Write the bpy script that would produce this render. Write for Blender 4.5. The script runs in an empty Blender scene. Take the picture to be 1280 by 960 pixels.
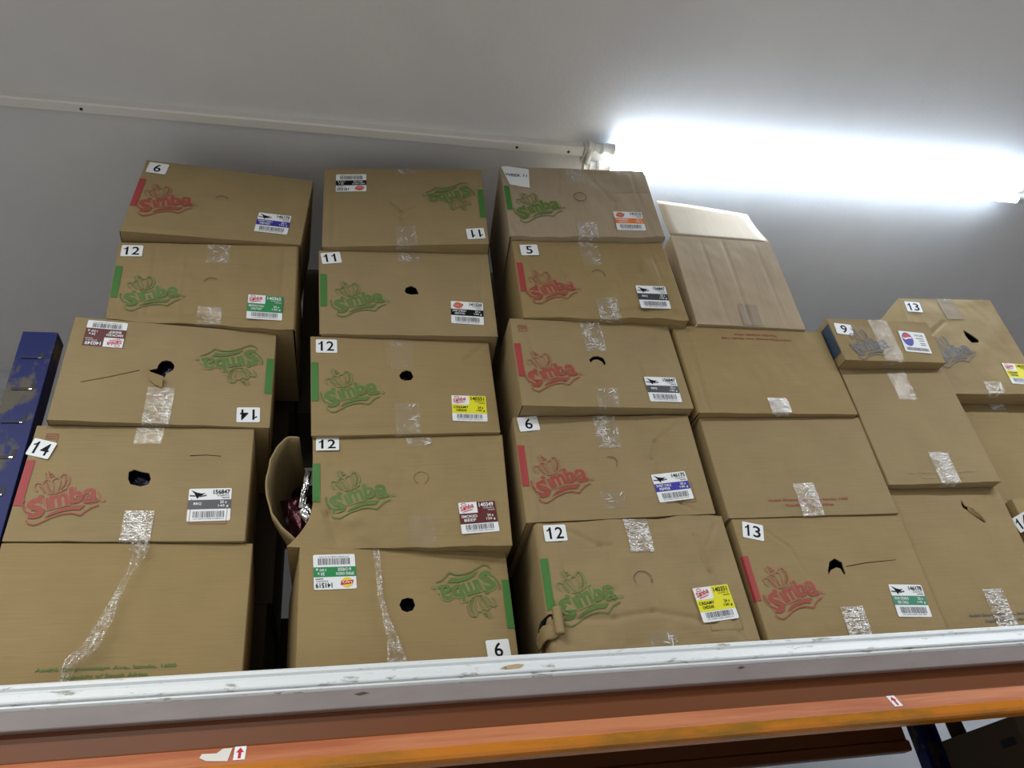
import bpy, bmesh, math, random
import numpy as np
from mathutils import Vector, noise
from mathutils.geometry import delaunay_2d_cdt
S = bpy.context.scene
COL = S.collection
# ------------------------------------------------------------------ camera
cam_d = bpy.data.cameras.new('camera'); cam = bpy.data.objects.new('camera', cam_d); COL.objects.link(cam)
R_ = Vector((0.977473, -0.179566, -0.110914)); U_ = Vector((-0.014761, -0.582386, 0.812779)); F_ = Vector((0.210542, 0.792832, 0.571917))
from mathutils import Matrix
mw = Matrix(((R_.x, U_.x, -F_.x, 0), (R_.y, U_.y, -F_.y, 0), (R_.z, U_.z, -F_.z, 1.55), (0, 0, 0, 1)))
cam.matrix_world = mw
cam_d.sensor_fit = 'HORIZONTAL'; cam_d.sensor_width = 36; cam_d.lens = 987.95 / 1280 * 36
cam_d.clip_start = .05
S.camera = cam
# ------------------------------------------------------------------ view, world, lamps
S.view_settings.view_transform = 'Standard'; S.view_settings.look = 'None'
S.view_settings.gamma = 1; S.view_settings.use_curve_mapping = False
S.view_settings.exposure = 0.0
W = bpy.data.worlds.new('world'); S.world = W; W.use_nodes = True
W.node_tree.nodes['Background'].inputs[0].default_value = (.75, .8, .9, 1)
W.node_tree.nodes['Background'].inputs[1].default_value = 0.0
TUBE_E = 46.0      # the lamp above the stacks
ROOM_E = 30.0      # the rows of tubes behind the camera
def area(name, loc, sx, sy, power, col=(.98, 1, .97)):
    l = bpy.data.lights.new(name, 'AREA'); l.shape = 'RECTANGLE'; l.size = sx; l.size_y = sy; l.energy = power; l.color = col
    o = bpy.data.objects.new(name, l); COL.objects.link(o); o.location = loc
    return o
ceiling_row_a = area('unseen_room_light', (-1.7, -.25, 3.98), 2.6, .14, 74)
ceiling_row_b = area('unseen_room_light', (-2.0, -2.4, 3.98), 3.6, .14, 138)
ceiling_row_c = area('unseen_room_light', (-2.9, 1.0, 3.98), 1.2, .14, 14)
right_fill_light = area('unseen_room_light', (3.4, .1, 3.98), 2.4, .14, 84, (.93, .97, 1))  # unseen fill lamp, added to brighten the right-hand stacks
# ------------------------------------------------------------------ materials
def mat(name, col, rough=.6, metal=0, bump=None, var=None, spec=.5, emit=None):
    m = bpy.data.materials.new(name); m.use_nodes = True; n = m.node_tree.nodes; l = m.node_tree.links
    b = n['Principled BSDF']; b.inputs['Base Color'].default_value = (*col, 1); b.inputs['Roughness'].default_value = rough
    b.inputs['Metallic'].default_value = metal; b.inputs['Specular IOR Level'].default_value = spec
    tc = n.new('ShaderNodeTexCoord')
    if var:   # (scale, second colour, lo, hi, stretch)
        mp = n.new('ShaderNodeMapping'); l.new(tc.outputs['Object'], mp.inputs[0]); mp.inputs['Scale'].default_value = var[4]
        t = n.new('ShaderNodeTexNoise'); t.inputs['Scale'].default_value = var[0]; t.inputs['Detail'].default_value = 6; t.inputs['Roughness'].default_value = .65
        l.new(mp.outputs[0], t.inputs['Vector'])
        r = n.new('ShaderNodeMapRange'); r.inputs[1].default_value = var[2]; r.inputs[2].default_value = var[3]; l.new(t.outputs[0], r.inputs[0])
        x = n.new('ShaderNodeMix'); x.data_type = 'RGBA'; x.inputs[6].default_value = (*col, 1); x.inputs[7].default_value = (*var[1], 1)
        l.new(r.outputs[0], x.inputs[0]); l.new(x.outputs[2], b.inputs['Base Color'])
    if bump:  # (scale, strength, distance, stretch)
        mp = n.new('ShaderNodeMapping'); l.new(tc.outputs['Object'], mp.inputs[0]); mp.inputs['Scale'].default_value = bump[3]
        t = n.new('ShaderNodeTexNoise'); t.inputs['Scale'].default_value = bump[0]; t.inputs['Detail'].default_value = 4
        l.new(mp.outputs[0], t.inputs['Vector'])
        k = n.new('ShaderNodeBump'); k.inputs['Strength'].default_value = bump[1]; k.inputs['Distance'].default_value = bump[2]
        l.new(t.outputs[0], k.inputs['Height']); l.new(k.outputs[0], b.inputs['Normal'])
    if emit:
        b.inputs['Emission Color'].default_value = (*emit[0], 1); b.inputs['Emission Strength'].default_value = emit[1]
    return m
def board(name, col, vertical=False):
    """kraft corrugated board: fibres, faint flute lines, both from the sheet's own UVs in metres"""
    m = mat(name, col, .72, spec=.3); n = m.node_tree.nodes; l = m.node_tree.links; b = n['Principled BSDF']
    uv = n.new('ShaderNodeUVMap')
    oi = n.new('ShaderNodeObjectInfo')
    mp = n.new('ShaderNodeMapping'); l.new(uv.outputs[0], mp.inputs[0])
    mp.inputs['Scale'].default_value = (260, 9, 1) if vertical else (9, 260, 1); l.new(oi.outputs['Random'], mp.inputs['Location'])
    t = n.new('ShaderNodeTexNoise'); t.inputs['Scale'].default_value = 1; t.inputs['Detail'].default_value = 2; l.new(mp.outputs[0], t.inputs['Vector'])
    t2 = n.new('ShaderNodeTexNoise'); t2.inputs['Scale'].default_value = 900; t2.inputs['Detail'].default_value = 2; l.new(uv.outputs[0], t2.inputs['Vector'])
    t3 = n.new('ShaderNodeTexNoise'); t3.inputs['Scale'].default_value = 7; t3.inputs['Detail'].default_value = 5; l.new(tc_obj(n), t3.inputs['Vector'])
    hs = n.new('ShaderNodeHueSaturation'); hs.inputs['Color'].default_value = (*col, 1)
    a1 = n.new('ShaderNodeMath'); a1.operation = 'MULTIPLY_ADD'; l.new(t.outputs[0], a1.inputs[0]); a1.inputs[1].default_value = .22; a1.inputs[2].default_value = .66
    a2 = n.new('ShaderNodeMath'); a2.operation = 'MULTIPLY_ADD'; l.new(t3.outputs[0], a2.inputs[0]); a2.inputs[1].default_value = .26; l.new(a1.outputs[0], a2.inputs[2])
    a3 = n.new('ShaderNodeMath'); a3.operation = 'MULTIPLY_ADD'; l.new(t2.outputs[0], a3.inputs[0]); a3.inputs[1].default_value = .16; l.new(a2.outputs[0], a3.inputs[2])
    l.new(a3.outputs[0], hs.inputs['Value'])
    s1 = n.new('ShaderNodeMath'); s1.operation = 'MULTIPLY_ADD'; l.new(oi.outputs['Random'], s1.inputs[0]); s1.inputs[1].default_value = .10; s1.inputs[2].default_value = .95
    l.new(s1.outputs[0], hs.inputs['Saturation']); l.new(hs.outputs[0], b.inputs['Base Color'])
    k = n.new('ShaderNodeBump'); k.inputs['Strength'].default_value = .35; k.inputs['Distance'].default_value = .0008
    l.new(t.outputs[0], k.inputs['Height']); l.new(k.outputs[0], b.inputs['Normal'])
    return m
def tc_obj(n):
    return n.new('ShaderNodeTexCoord').outputs['Object']
def film(name, crinkle, white, rough=.14, alpha=.03):
    """clear packing tape: see-through glossy film; where it has lifted and creased white ridges are coloured in, partly as glints"""
    m = bpy.data.materials.new(name); m.use_nodes = True; n = m.node_tree.nodes; l = m.node_tree.links
    n.remove(n['Principled BSDF']); out = n['Material Output']
    tr = n.new('ShaderNodeBsdfTransparent'); g = n.new('ShaderNodeBsdfGlossy'); g.inputs['Roughness'].default_value = rough
    df = n.new('ShaderNodeBsdfDiffuse'); df.inputs['Color'].default_value = (.97, .97, .97, 1)  # white ridge colour: lifted film plus painted-in glints
    mp = n.new('ShaderNodeMapping'); l.new(tc_obj(n), mp.inputs[0]); mp.inputs['Scale'].default_value = (32, 32, 105); mp.inputs['Rotation'].default_value = (0, .35, 0)
    t = n.new('ShaderNodeTexNoise'); t.inputs['Scale'].default_value = 1.0; t.inputs['Detail'].default_value = 3; t.inputs['Distortion'].default_value = 2.0
    l.new(mp.outputs[0], t.inputs['Vector'])
    big = n.new('ShaderNodeTexNoise'); big.inputs['Scale'].default_value = 28; big.inputs['Detail'].default_value = 2; l.new(tc_obj(n), big.inputs['Vector'])
    k = n.new('ShaderNodeBump'); k.inputs['Strength'].default_value = 1; k.inputs['Distance'].default_value = crinkle
    l.new(t.outputs[0], k.inputs['Height']); l.new(k.outputs[0], g.inputs['Normal'])
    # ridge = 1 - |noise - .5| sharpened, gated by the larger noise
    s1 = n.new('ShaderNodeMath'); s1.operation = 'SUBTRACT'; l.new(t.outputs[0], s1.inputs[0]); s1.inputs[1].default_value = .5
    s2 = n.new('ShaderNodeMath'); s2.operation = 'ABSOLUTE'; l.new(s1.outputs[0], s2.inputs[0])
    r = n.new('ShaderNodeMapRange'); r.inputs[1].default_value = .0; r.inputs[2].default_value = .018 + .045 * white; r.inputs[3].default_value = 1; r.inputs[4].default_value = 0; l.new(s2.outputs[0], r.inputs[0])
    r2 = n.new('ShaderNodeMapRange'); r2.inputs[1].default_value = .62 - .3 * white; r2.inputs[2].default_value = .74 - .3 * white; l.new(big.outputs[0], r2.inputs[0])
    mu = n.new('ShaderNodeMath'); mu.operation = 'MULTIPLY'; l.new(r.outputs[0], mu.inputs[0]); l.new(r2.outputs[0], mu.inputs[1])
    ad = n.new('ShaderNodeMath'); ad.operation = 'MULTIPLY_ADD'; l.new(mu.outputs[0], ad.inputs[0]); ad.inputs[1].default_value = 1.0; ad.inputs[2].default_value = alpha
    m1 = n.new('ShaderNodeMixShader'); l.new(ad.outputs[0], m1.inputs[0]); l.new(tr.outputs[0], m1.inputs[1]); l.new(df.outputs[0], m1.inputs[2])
    m2 = n.new('ShaderNodeMixShader'); m2.inputs[0].default_value = .05 + .13 * white
    l.new(m1.outputs[0], m2.inputs[1]); l.new(g.outputs[0], m2.inputs[2]); l.new(m2.outputs[0], out.inputs[0])
    return m
M = {}
M['board'] = board('kraft_board', (.325, .236, .112))
M['board_v'] = board('lamplit_board_upright_flutes', (.40, .31, .205), True)  # paler, greyer tone puts the lamp's light into the top cartons' colour
M['board_in'] = mat('board_inner_face', (.42, .31, .18), .8)
M['red'] = mat('red_ink', (.32, .06, .038), .6); M['red_bar'] = mat('red_band_ink', (.37, .042, .042), .6)
M['green'] = mat('green_ink', (.105, .18, .035), .6); M['green_bar'] = mat('green_band_ink', (.05, .19, .03), .6)
M['grey'] = mat('blue_grey_ink', (.115, .115, .125), .6); M['grey_bar'] = mat('dark_blue_band_ink', (.035, .06, .10), .6)
M['red_halo'] = mat('red_halo_ink', (.37, .16, .085), .65); M['green_halo'] = mat('green_halo_ink', (.20, .225, .07), .65); M['grey_halo'] = mat('grey_halo_ink', (.19, .175, .155), .65)
M['red_rim'] = mat('red_rim_ink', (.35, .20, .10), .65); M['green_rim'] = mat('green_rim_ink', (.29, .24, .10), .65); M['grey_rim'] = mat('grey_rim_ink', (.29, .22, .13), .65)
M['white'] = mat('white_label_paper', (.88, .90, .93), .5, spec=.3); M['black'] = mat('black_print', (.006, .006, .010), .6, spec=.15)
M['grey_print'] = mat('grey_print', (.07, .07, .08), .5)
M['lab_blue'] = mat('label_blue', (.035, .025, .36), .4); M['lab_green'] = mat('label_green', (.02, .26, .08), .4)
M['lab_maroon'] = mat('label_maroon', (.12, .02, .018), .4); M['lab_dark'] = mat('label_dark_grey', (.035, .04, .05), .4)
M['lab_yellow'] = mat('label_yellow', (.83, .78, .02), .4); M['lab_orange'] = mat('label_orange', (.85, .22, .03), .4)
M['lab_black'] = mat('label_black', (.006, .006, .008), .6, spec=.15); M['lab_teal'] = mat('label_green_teal', (.05, .27, .16), .4)
M['logo_red'] = mat('label_logo_red', (.6, .03, .05), .4); M['logo_yellow'] = mat('label_logo_yellow', (.9, .65, .05), .4); M['logo_orange'] = mat('label_logo_orange', (.7, .2, .04), .4)
M['paper'] = mat('white_paper', (.85, .86, .88), .6)
M['film0'] = film('clear_tape_flat', .001, 0); M['film1'] = film('clear_tape', .002, .35); M['film2'] = film('clear_tape_creased', .003, .65); M['film3'] = film('clear_tape_crumpled', .004, 1.0)
M['tape_glint'] = mat('painted_tape_glint', (.96, .96, .95), .25, spec=.8)  # white strokes that paint in the glints on buckled tape
M['film_matte'] = mat('brown_paper_tape', (.27, .205, .135), .5)
M['foil_dark'] = mat('dark_foil', (.012, .014, .03), .2, .5, bump=(30, .8, .01, (1, 1, 1)), var=(16, (.5, .5, .55), .60, .64, (1, 1, 1)))  # pale patches put highlight streaks and light packet print into the colour
M['foil_maroon'] = mat('maroon_foil', (.05, .01, .015), .25, .7, bump=(22, .8, .01, (1, 1, 1)), var=(9, (.55, .5, .5), .55, .62, (1, 1, 1)))
M['foil_silver'] = mat('silver_foil', (.8, .8, .82), .15, 1, bump=(25, .7, .01, (1, 1, 1)))
M['ceiling'] = mat('painted_ceiling', (.74, .73, .73), .55, bump=(60, .25, .004, (1, 1, 1)), var=(1.1, (.67, .66, .665), .4, .7, (1, 1, 1)))
M['wall'] = mat('painted_wall', (.62, .63, .66), .6, bump=(40, .2, .003, (1, 1, 1)))
M['wall_dim'] = mat('stocked_wall', (.30, .29, .28), .8)
M['floor'] = mat('grey_tiled_floor', (.55, .54, .53), .5, var=(3, (.36, .35, .34), .4, .6, (1, 1, 1)))
M['cream'] = mat('cream_plastic', (.78, .76, .70), .4)
M['rail'] = mat('white_painted_rail', (.74, .77, .79), .38, var=(60, (.30, .29, .26), .60, .68, (.25, 1, 1)), bump=(90, .35, .002, (1, 1, 1)))
M['rail_face'] = mat('shaded_rail_face', (.28, .24, .235), .5, var=(14, (.24, .20, .195), .4, .7, (.3, 1, 1)))  # white rail's flat face, coloured dark for its shade
M['orange'] = mat('orange_enamel', (.60, .20, .02), .22, var=(16, (.30, .15, .02), .48, .68, (.25, 1, 1)))
M['orange_worn'] = mat('orange_enamel_scratched', (.56, .205, .09), .5, var=(20, (.42, .12, .05), .42, .6, (.06, 1, 1)), bump=(70, .6, .003, (.1, 1, 1)))
M['dark_orange'] = mat('shaded_orange_enamel', (.17, .050, .012), .45, var=(7, (.15, .05, .015), .56, .72, (.35, 1, 1)))  # orange darkened to paint the rail's shadow onto the beam
M['blue'] = mat('blue_enamel', (.007, .014, .115), .45, spec=.2, var=(9, (.10, .085, .06), .53, .60, (1, 1, .6)))
M['dark_slot'] = mat('dark_slot', (.006, .007, .012), .6)
M['deck'] = mat('chipboard_deck', (.30, .22, .14), .8, var=(40, (.2, .15, .09), .4, .6, (1, 1, 1)))
M['tube'] = mat('lit_tube', (1, 1, 1), .3, emit=((.72, .85, 1.0), TUBE_E))
M['tube_back'] = mat('tube_dimmed_back', (1, 1, 1), .3, emit=((.60, .78, 1.0), TUBE_E * .22))  # upper half given a weaker glow to hold down ceiling glare
M['tube_cap'] = mat('tube_cap', (.75, .75, .74), .4)
M['shade_and_scuff'] = mat('dark_shade_and_scuff', (.09, .065, .04), .85)  # board darkened so the colour carries the shade; also tints rail scuffs
# ------------------------------------------------------------------ object helpers
def link(o, parent=None):
    COL.objects.link(o)
    if parent is not None: o.parent = parent
    return o
def build(name, verts, faces, mats, parent=None, midx=None, uvs=None, smooth=False, origin=None):
    """one mesh object; verts in world metres, stored relative to the thing's origin"""
    me = bpy.data.meshes.new(name)
    if origin is None: origin = parent.location if parent is not None and parent.parent is None else Vector((0, 0, 0))
    if parent is not None and parent.parent is not None: origin = parent.parent.location
    vs = [(v[0] - origin[0], v[1] - origin[1], v[2] - origin[2]) for v in verts]
    me.from_pydata(vs, [], [tuple(f) for f in faces])
    for m in (mats if isinstance(mats, (list, tuple)) else [mats]): me.materials.append(M[m] if isinstance(m, str) else m)
    if midx is not None: me.polygons.foreach_set('material_index', midx)
    if uvs is not None:
        l = me.uv_layers.new(name='UVMap'); fl = []
        for p in me.polygons:
            for vi in p.vertices: fl += [uvs[vi][0], uvs[vi][1]]
        l.data.foreach_set('uv', fl)
    if smooth: me.polygons.foreach_set('use_smooth', [True] * len(me.polygons))
    me.update()
    o = bpy.data.objects.new(name, me); link(o, parent)
    if parent is None: o.location = origin
    return o
def thing(name, loc, label, cat, group=None):
    o = bpy.data.objects.new(name, None); o.empty_display_size = .05; COL.objects.link(o); o.location = loc
    o['label'] = label; o['category'] = cat
    if group: o['group'] = group
    return o
def tag(o, label, cat, group=None):
    o['label'] = label; o['category'] = cat
    if group: o['group'] = group
    return o
def boxmesh(x0, x1, y0, y1, z0, z1):
    v = [(x0, y0, z0), (x1, y0, z0), (x1, y1, z0), (x0, y1, z0), (x0, y0, z1), (x1, y0, z1), (x1, y1, z1), (x0, y1, z1)]
    f = [(0, 3, 2, 1), (4, 5, 6, 7), (0, 1, 5, 4), (1, 2, 6, 5), (2, 3, 7, 6), (3, 0, 4, 7)]
    return v, f
def bevel(o, w=.003, seg=2):
    m = o.modifiers.new('bevel', 'BEVEL'); m.width = w; m.segments = seg; m.limit_method = 'ANGLE'; return o
class MB:
    def __init__(s): s.v = []; s.f = []; s.m = []
    def add(s, v, f, m=0):
        k = len(s.v); s.v += list(v); s.f += [tuple(i + k for i in q) for q in f]; s.m += [m] * len(f)
    def box(s, *a, m=0): v, f = boxmesh(*a); s.add(v, f, m)
    def tube(s, p, r, n=10, m=0, caps=True):
        p = [Vector(q) for q in p]; k = len(s.v); rs = r if isinstance(r, (list, tuple)) else [r] * len(p)
        up = None
        for i, q in enumerate(p):
            d = (p[min(i + 1, len(p) - 1)] - p[max(i - 1, 0)]).normalized()
            if up is None: up = Vector((0, 0, 1)) if abs(d.z) < .9 else Vector((1, 0, 0))
            a = d.cross(up).normalized(); b = a.cross(d)
            for j in range(n):
                t = 2 * math.pi * j / n; s.v.append(tuple(q + (a * math.cos(t) + b * math.sin(t)) * rs[i]))
        for i in range(len(p) - 1):
            for j in range(n):
                s.f.append((k + i * n + j, k + i * n + (j + 1) % n, k + (i + 1) * n + (j + 1) % n, k + (i + 1) * n + j)); s.m.append(m)
        if caps:
            s.f.append(tuple(k + j for j in range(n))); s.m.append(m)
            s.f.append(tuple(k + (len(p) - 1) * n + j for j in reversed(range(n)))); s.m.append(m)
    def out(s, name, mats, parent=None, smooth=False, origin=None): return build(name, s.v, s.f, mats, parent, s.m, None, smooth, origin)
def struct(o): o['kind'] = 'structure'; return o
# text as flat triangles, unit em
_tx = {}
def glyphs(body, bold=0.0, shear=0.0):
    key = (body, bold, shear)
    if key not in _tx:
        c = bpy.data.curves.new('t', 'FONT'); c.body = body; c.size = 1; c.offset = bold; c.shear = shear; c.resolution_u = 3
        o = bpy.data.objects.new('t', c); COL.objects.link(o)
        dg = bpy.context.evaluated_depsgraph_get(); dg.update(); me = o.evaluated_get(dg).to_mesh()
        v = [(p.co.x, p.co.y) for p in me.vertices]; f = [tuple(p.vertices) for p in me.polygons]
        o.evaluated_get(dg).to_mesh_clear(); bpy.data.objects.remove(o); bpy.data.curves.remove(c)
        x0 = min(p[0] for p in v); x1 = max(p[0] for p in v); y0 = min(p[1] for p in v); y1 = max(p[1] for p in v)
        _tx[key] = ([((p[0] - x0) / (x1 - x0), (p[1] - y0) / (y1 - y0)) for p in v], f, (x1 - x0) / (y1 - y0))
    return _tx[key]
# ------------------------------------------------------------------ the front panel of a carton as a surface
class Panel:
    def __init__(s, q, seed=0, wr=.002, bulge=.004, creases=(), bot=0.0, top=0.0, warp=None):
        s.TL, s.TR, s.BR, s.BL = [Vector(p) for p in q]
        s.W = ((s.TR - s.TL).length + (s.BR - s.BL).length) / 2; s.H = ((s.TL - s.BL).length + (s.TR - s.BR).length) / 2
        d = (s.TR - s.TL); s.n = Vector((d.y, -d.x, 0)).normalized()
        s.lb = s.rb = .004; s.seed = seed * 7.31; s.wr = wr; s.bulge = bulge; s.cr = creases; s.bot = bot; s.top = top; s.warp = warp
    def P(s, u, v, off=0.0):
        uc = min(max(u, 0), 1); vc = min(max(v, 0), 1)
        a = s.BL.lerp(s.BR, uc); b = s.TL.lerp(s.TR, uc); p = a.lerp(b, vc)
        eu = min(uc, 1 - uc) * s.W; ev = min(vc, 1 - vc) * s.H; e = min(1, eu / .03) * min(1, ev / .03)
        x, y = uc * s.W, vc * s.H
        d = s.bulge * math.sin(math.pi * uc) * math.sin(math.pi * vc)
        d += s.wr * e * noise.noise(Vector((x * 9, y * 9, s.seed))) + s.wr * .35 * e * noise.noise(Vector((x * 34, y * 22, s.seed + 5)))
        for c in s.cr:
            pts, dep, wid = c
            for i in range(len(pts) - 1):
                ax, ay = pts[i][0] * s.W, pts[i][1] * s.H; bx, by = pts[i + 1][0] * s.W, pts[i + 1][1] * s.H
                L = (bx - ax) ** 2 + (by - ay) ** 2; t = max(0, min(1, ((x - ax) * (bx - ax) + (y - ay) * (by - ay)) / L))
                r = math.hypot(x - ax - t * (bx - ax), y - ay - t * (by - ay))
                if r < wid * 2.5: d += 1.5 * dep * math.exp(-(r / wid) ** 2) * e
        z = 0
        if s.bot: z += s.bot * math.exp(-y / .012) * (noise.noise(Vector((x * 14, 1.7, s.seed))) + .3)
        if s.top: z += s.top * math.exp(-(s.H - y) / .012) * (noise.noise(Vector((x * 14, 7.7, s.seed))) - .1)
        p = p + s.n * (d + off) + Vector((0, 0, z))
        if s.warp: p = p + s.warp(uc, vc)
        # past the edge: the sheet folds back over the rim
        if v < 0: p = p - s.n * ((-v) * s.H) - Vector((0, 0, off * .5 if off else 0))
        if v > 1: p = p - s.n * ((v - 1) * s.H) + Vector((0, 0, off * .5 if off else 0))
        for o_, b, sg in ((-u * s.W, s.lb, -1), ((u - 1) * s.W, s.rb, 1)):
            if o_ > 0:   # round the upright corner, then run back along the side
                t = min(1, o_ / (b * 1.2)); a = t * math.pi / 2
                p = p - s.n * off + s.dirx() * sg * (b * .5 * math.sin(a)) - s.n * (b * (1 - math.cos(a)) + max(0, o_ - b * 1.2)) + (s.n * math.cos(a) + s.dirx() * sg * math.sin(a)) * (off + (.001 if t >= 1 else 0))
        return p
    def dirx(s): return (s.TR - s.TL).normalized()
def inpoly(x, y, P):
    c = False; j = len(P) - 1
    for i in range(len(P)):
        if (P[i][1] > y) != (P[j][1] > y) and x < (P[j][0] - P[i][0]) * (y - P[i][1]) / (P[j][1] - P[i][1]) + P[i][0]: c = not c
        j = i
    return c
def near(x, y, P, r):
    for i in range(len(P)):
        ax, ay = P[i - 1]; bx, by = P[i]; L = (bx - ax) ** 2 + (by - ay) ** 2 + 1e-12
        t = max(0, min(1, ((x - ax) * (bx - ax) + (y - ay) * (by - ay)) / L))
        if (x - ax - t * (bx - ax)) ** 2 + (y - ay - t * (by - ay)) ** 2 < r * r: return True
    return False
def carton_body(pn, parent, depth, holes=(), mat_='board', left=True, right=True, top=True, step=.0065, bev=.004, lbev=None, dd=0.0):
    """hollow carton: creased front panel with real openings, rounded upright corners, sides, top, bottom, back"""
    W_, H_ = pn.W, pn.H; lb = bev if lbev is None else lbev; pn.lb = lb; pn.rb = bev
    nx = max(4, int(W_ / step)); ny = max(4, int(H_ / step))
    HL = [[(u * W_, v * H_) for u, v in h] for h in holes]
    pts = []; border = []
    for i in range(nx + 1):
        for j in range(ny + 1):
            x, y = W_ * i / nx, H_ * j / ny
            inner = 0 < i < nx and 0 < j < ny
            if inner and any(inpoly(x, y, h) or near(x, y, h, .0022) for h in HL): continue
            pts.append((x, y))
    edges = []
    for h in HL:
        k = len(pts); pts += h; edges += [(k + a, k + (a + 1) % len(h)) for a in range(len(h))]
    if HL:
        ov, oe, of, *_ = delaunay_2d_cdt([Vector(p) for p in pts], edges, [], 0, 1e-6)
        P2 = [(p.x, p.y) for p in ov]; F2 = []
        for f in of:
            cx = sum(P2[i][0] for i in f) / len(f); cy = sum(P2[i][1] for i in f) / len(f)
            if any(inpoly(cx, cy, h) for h in HL): continue
            a = sum(P2[f[i - 1]][0] * P2[f[i]][1] - P2[f[i]][0] * P2[f[i - 1]][1] for i in range(len(f)))
            F2.append(tuple(f) if a > 0 else tuple(reversed(f)))
    else:
        P2 = pts; F2 = [(i * (ny + 1) + j, (i + 1) * (ny + 1) + j, (i + 1) * (ny + 1) + j + 1, i * (ny + 1) + j + 1) for i in range(nx) for j in range(ny)]
    V = [tuple(pn.P(x / W_, y / H_)) for x, y in P2]; UV = list(P2); FA = list(F2); MI = [0] * len(FA)
    back = -pn.n * 1.0; dx = pn.dirx()
    # thickness inside the openings
    for h in HL:
        for i in range(len(h)):
            a, b = h[i - 1], h[i]; k = len(V)
            for (x, y), o in ((a, 0), (b, 0), (b, -.004), (a, -.004)): V.append(tuple(pn.P(x / W_, y / H_, o))); UV.append((x, y))
            FA.append((k, k + 1, k + 2, k + 3)); MI.append(1)
    # sides
    def strip(rows, mi=0, uvf=None):
        k = len(V); n = len(rows[0])
        for a, row in enumerate(rows):
            for b, p in enumerate(row): V.append(tuple(p)); UV.append(uvf(a, b) if uvf else (a * .05, b * step))
        for a in range(len(rows) - 1):
            for b in range(n - 1): FA.append((k + a * n + b, k + (a + 1) * n + b, k + (a + 1) * n + b + 1, k + a * n + b + 1)); MI.append(mi)
    def side(u, sg, b_):
        e = [pn.P(u, j / ny) for j in range(ny + 1)]; rows = [e]
        for t in (.35, .7, 1): rows.append([p + dx * sg * b_ * .5 * math.sin(t * math.pi / 2) + back * b_ * (1 - math.cos(t * math.pi / 2)) for p in e])
        base = rows[-1]
        for d_ in (.25, .5, .75, 1.0):
            rows.append([p + back * (depth - b_) * d_ + dx * sg * .004 * math.sin(d_ * math.pi) * math.sin(math.pi * j / ny) + Vector((0, 0, dd * d_)) for j, p in enumerate(base)])
        if sg < 0: strip(rows[::-1], 0, lambda a, b: (a * .1, b * H_ / ny))
        else: strip(rows, 0, lambda a, b: (a * .1, b * H_ / ny))
        return rows[-1]
    L = side(0, -1, lb) if left else [pn.P(0, j / ny) + back * depth for j in range(ny + 1)]
    R = side(1, 1, bev) if right else [pn.P(1, j / ny) + back * depth for j in range(ny + 1)]
    bt = [pn.P(i / nx, 0) for i in range(nx + 1)]; tp = [pn.P(i / nx, 1) for i in range(nx + 1)]
    bb = [L[0].lerp(R[0], i / nx) for i in range(nx + 1)]; tb = [L[-1].lerp(R[-1], i / nx) for i in range(nx + 1)]
    strip([bt, [p.lerp(q, .04) + Vector((0, 0, .0)) for p, q in zip(bt, bb)], bb][::-1], 0, lambda a, b: (b * step, a * .1))
    if top: strip([tp, tb], 0, lambda a, b: (b * step, a * .1))
    strip([[L[j].lerp(R[j], i / 4) for j in range(ny + 1)] for i in range(5)][::-1], 0)
    return build('carton_body', V, FA, [mat_, 'board_in'], parent, MI, UV, True)
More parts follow.
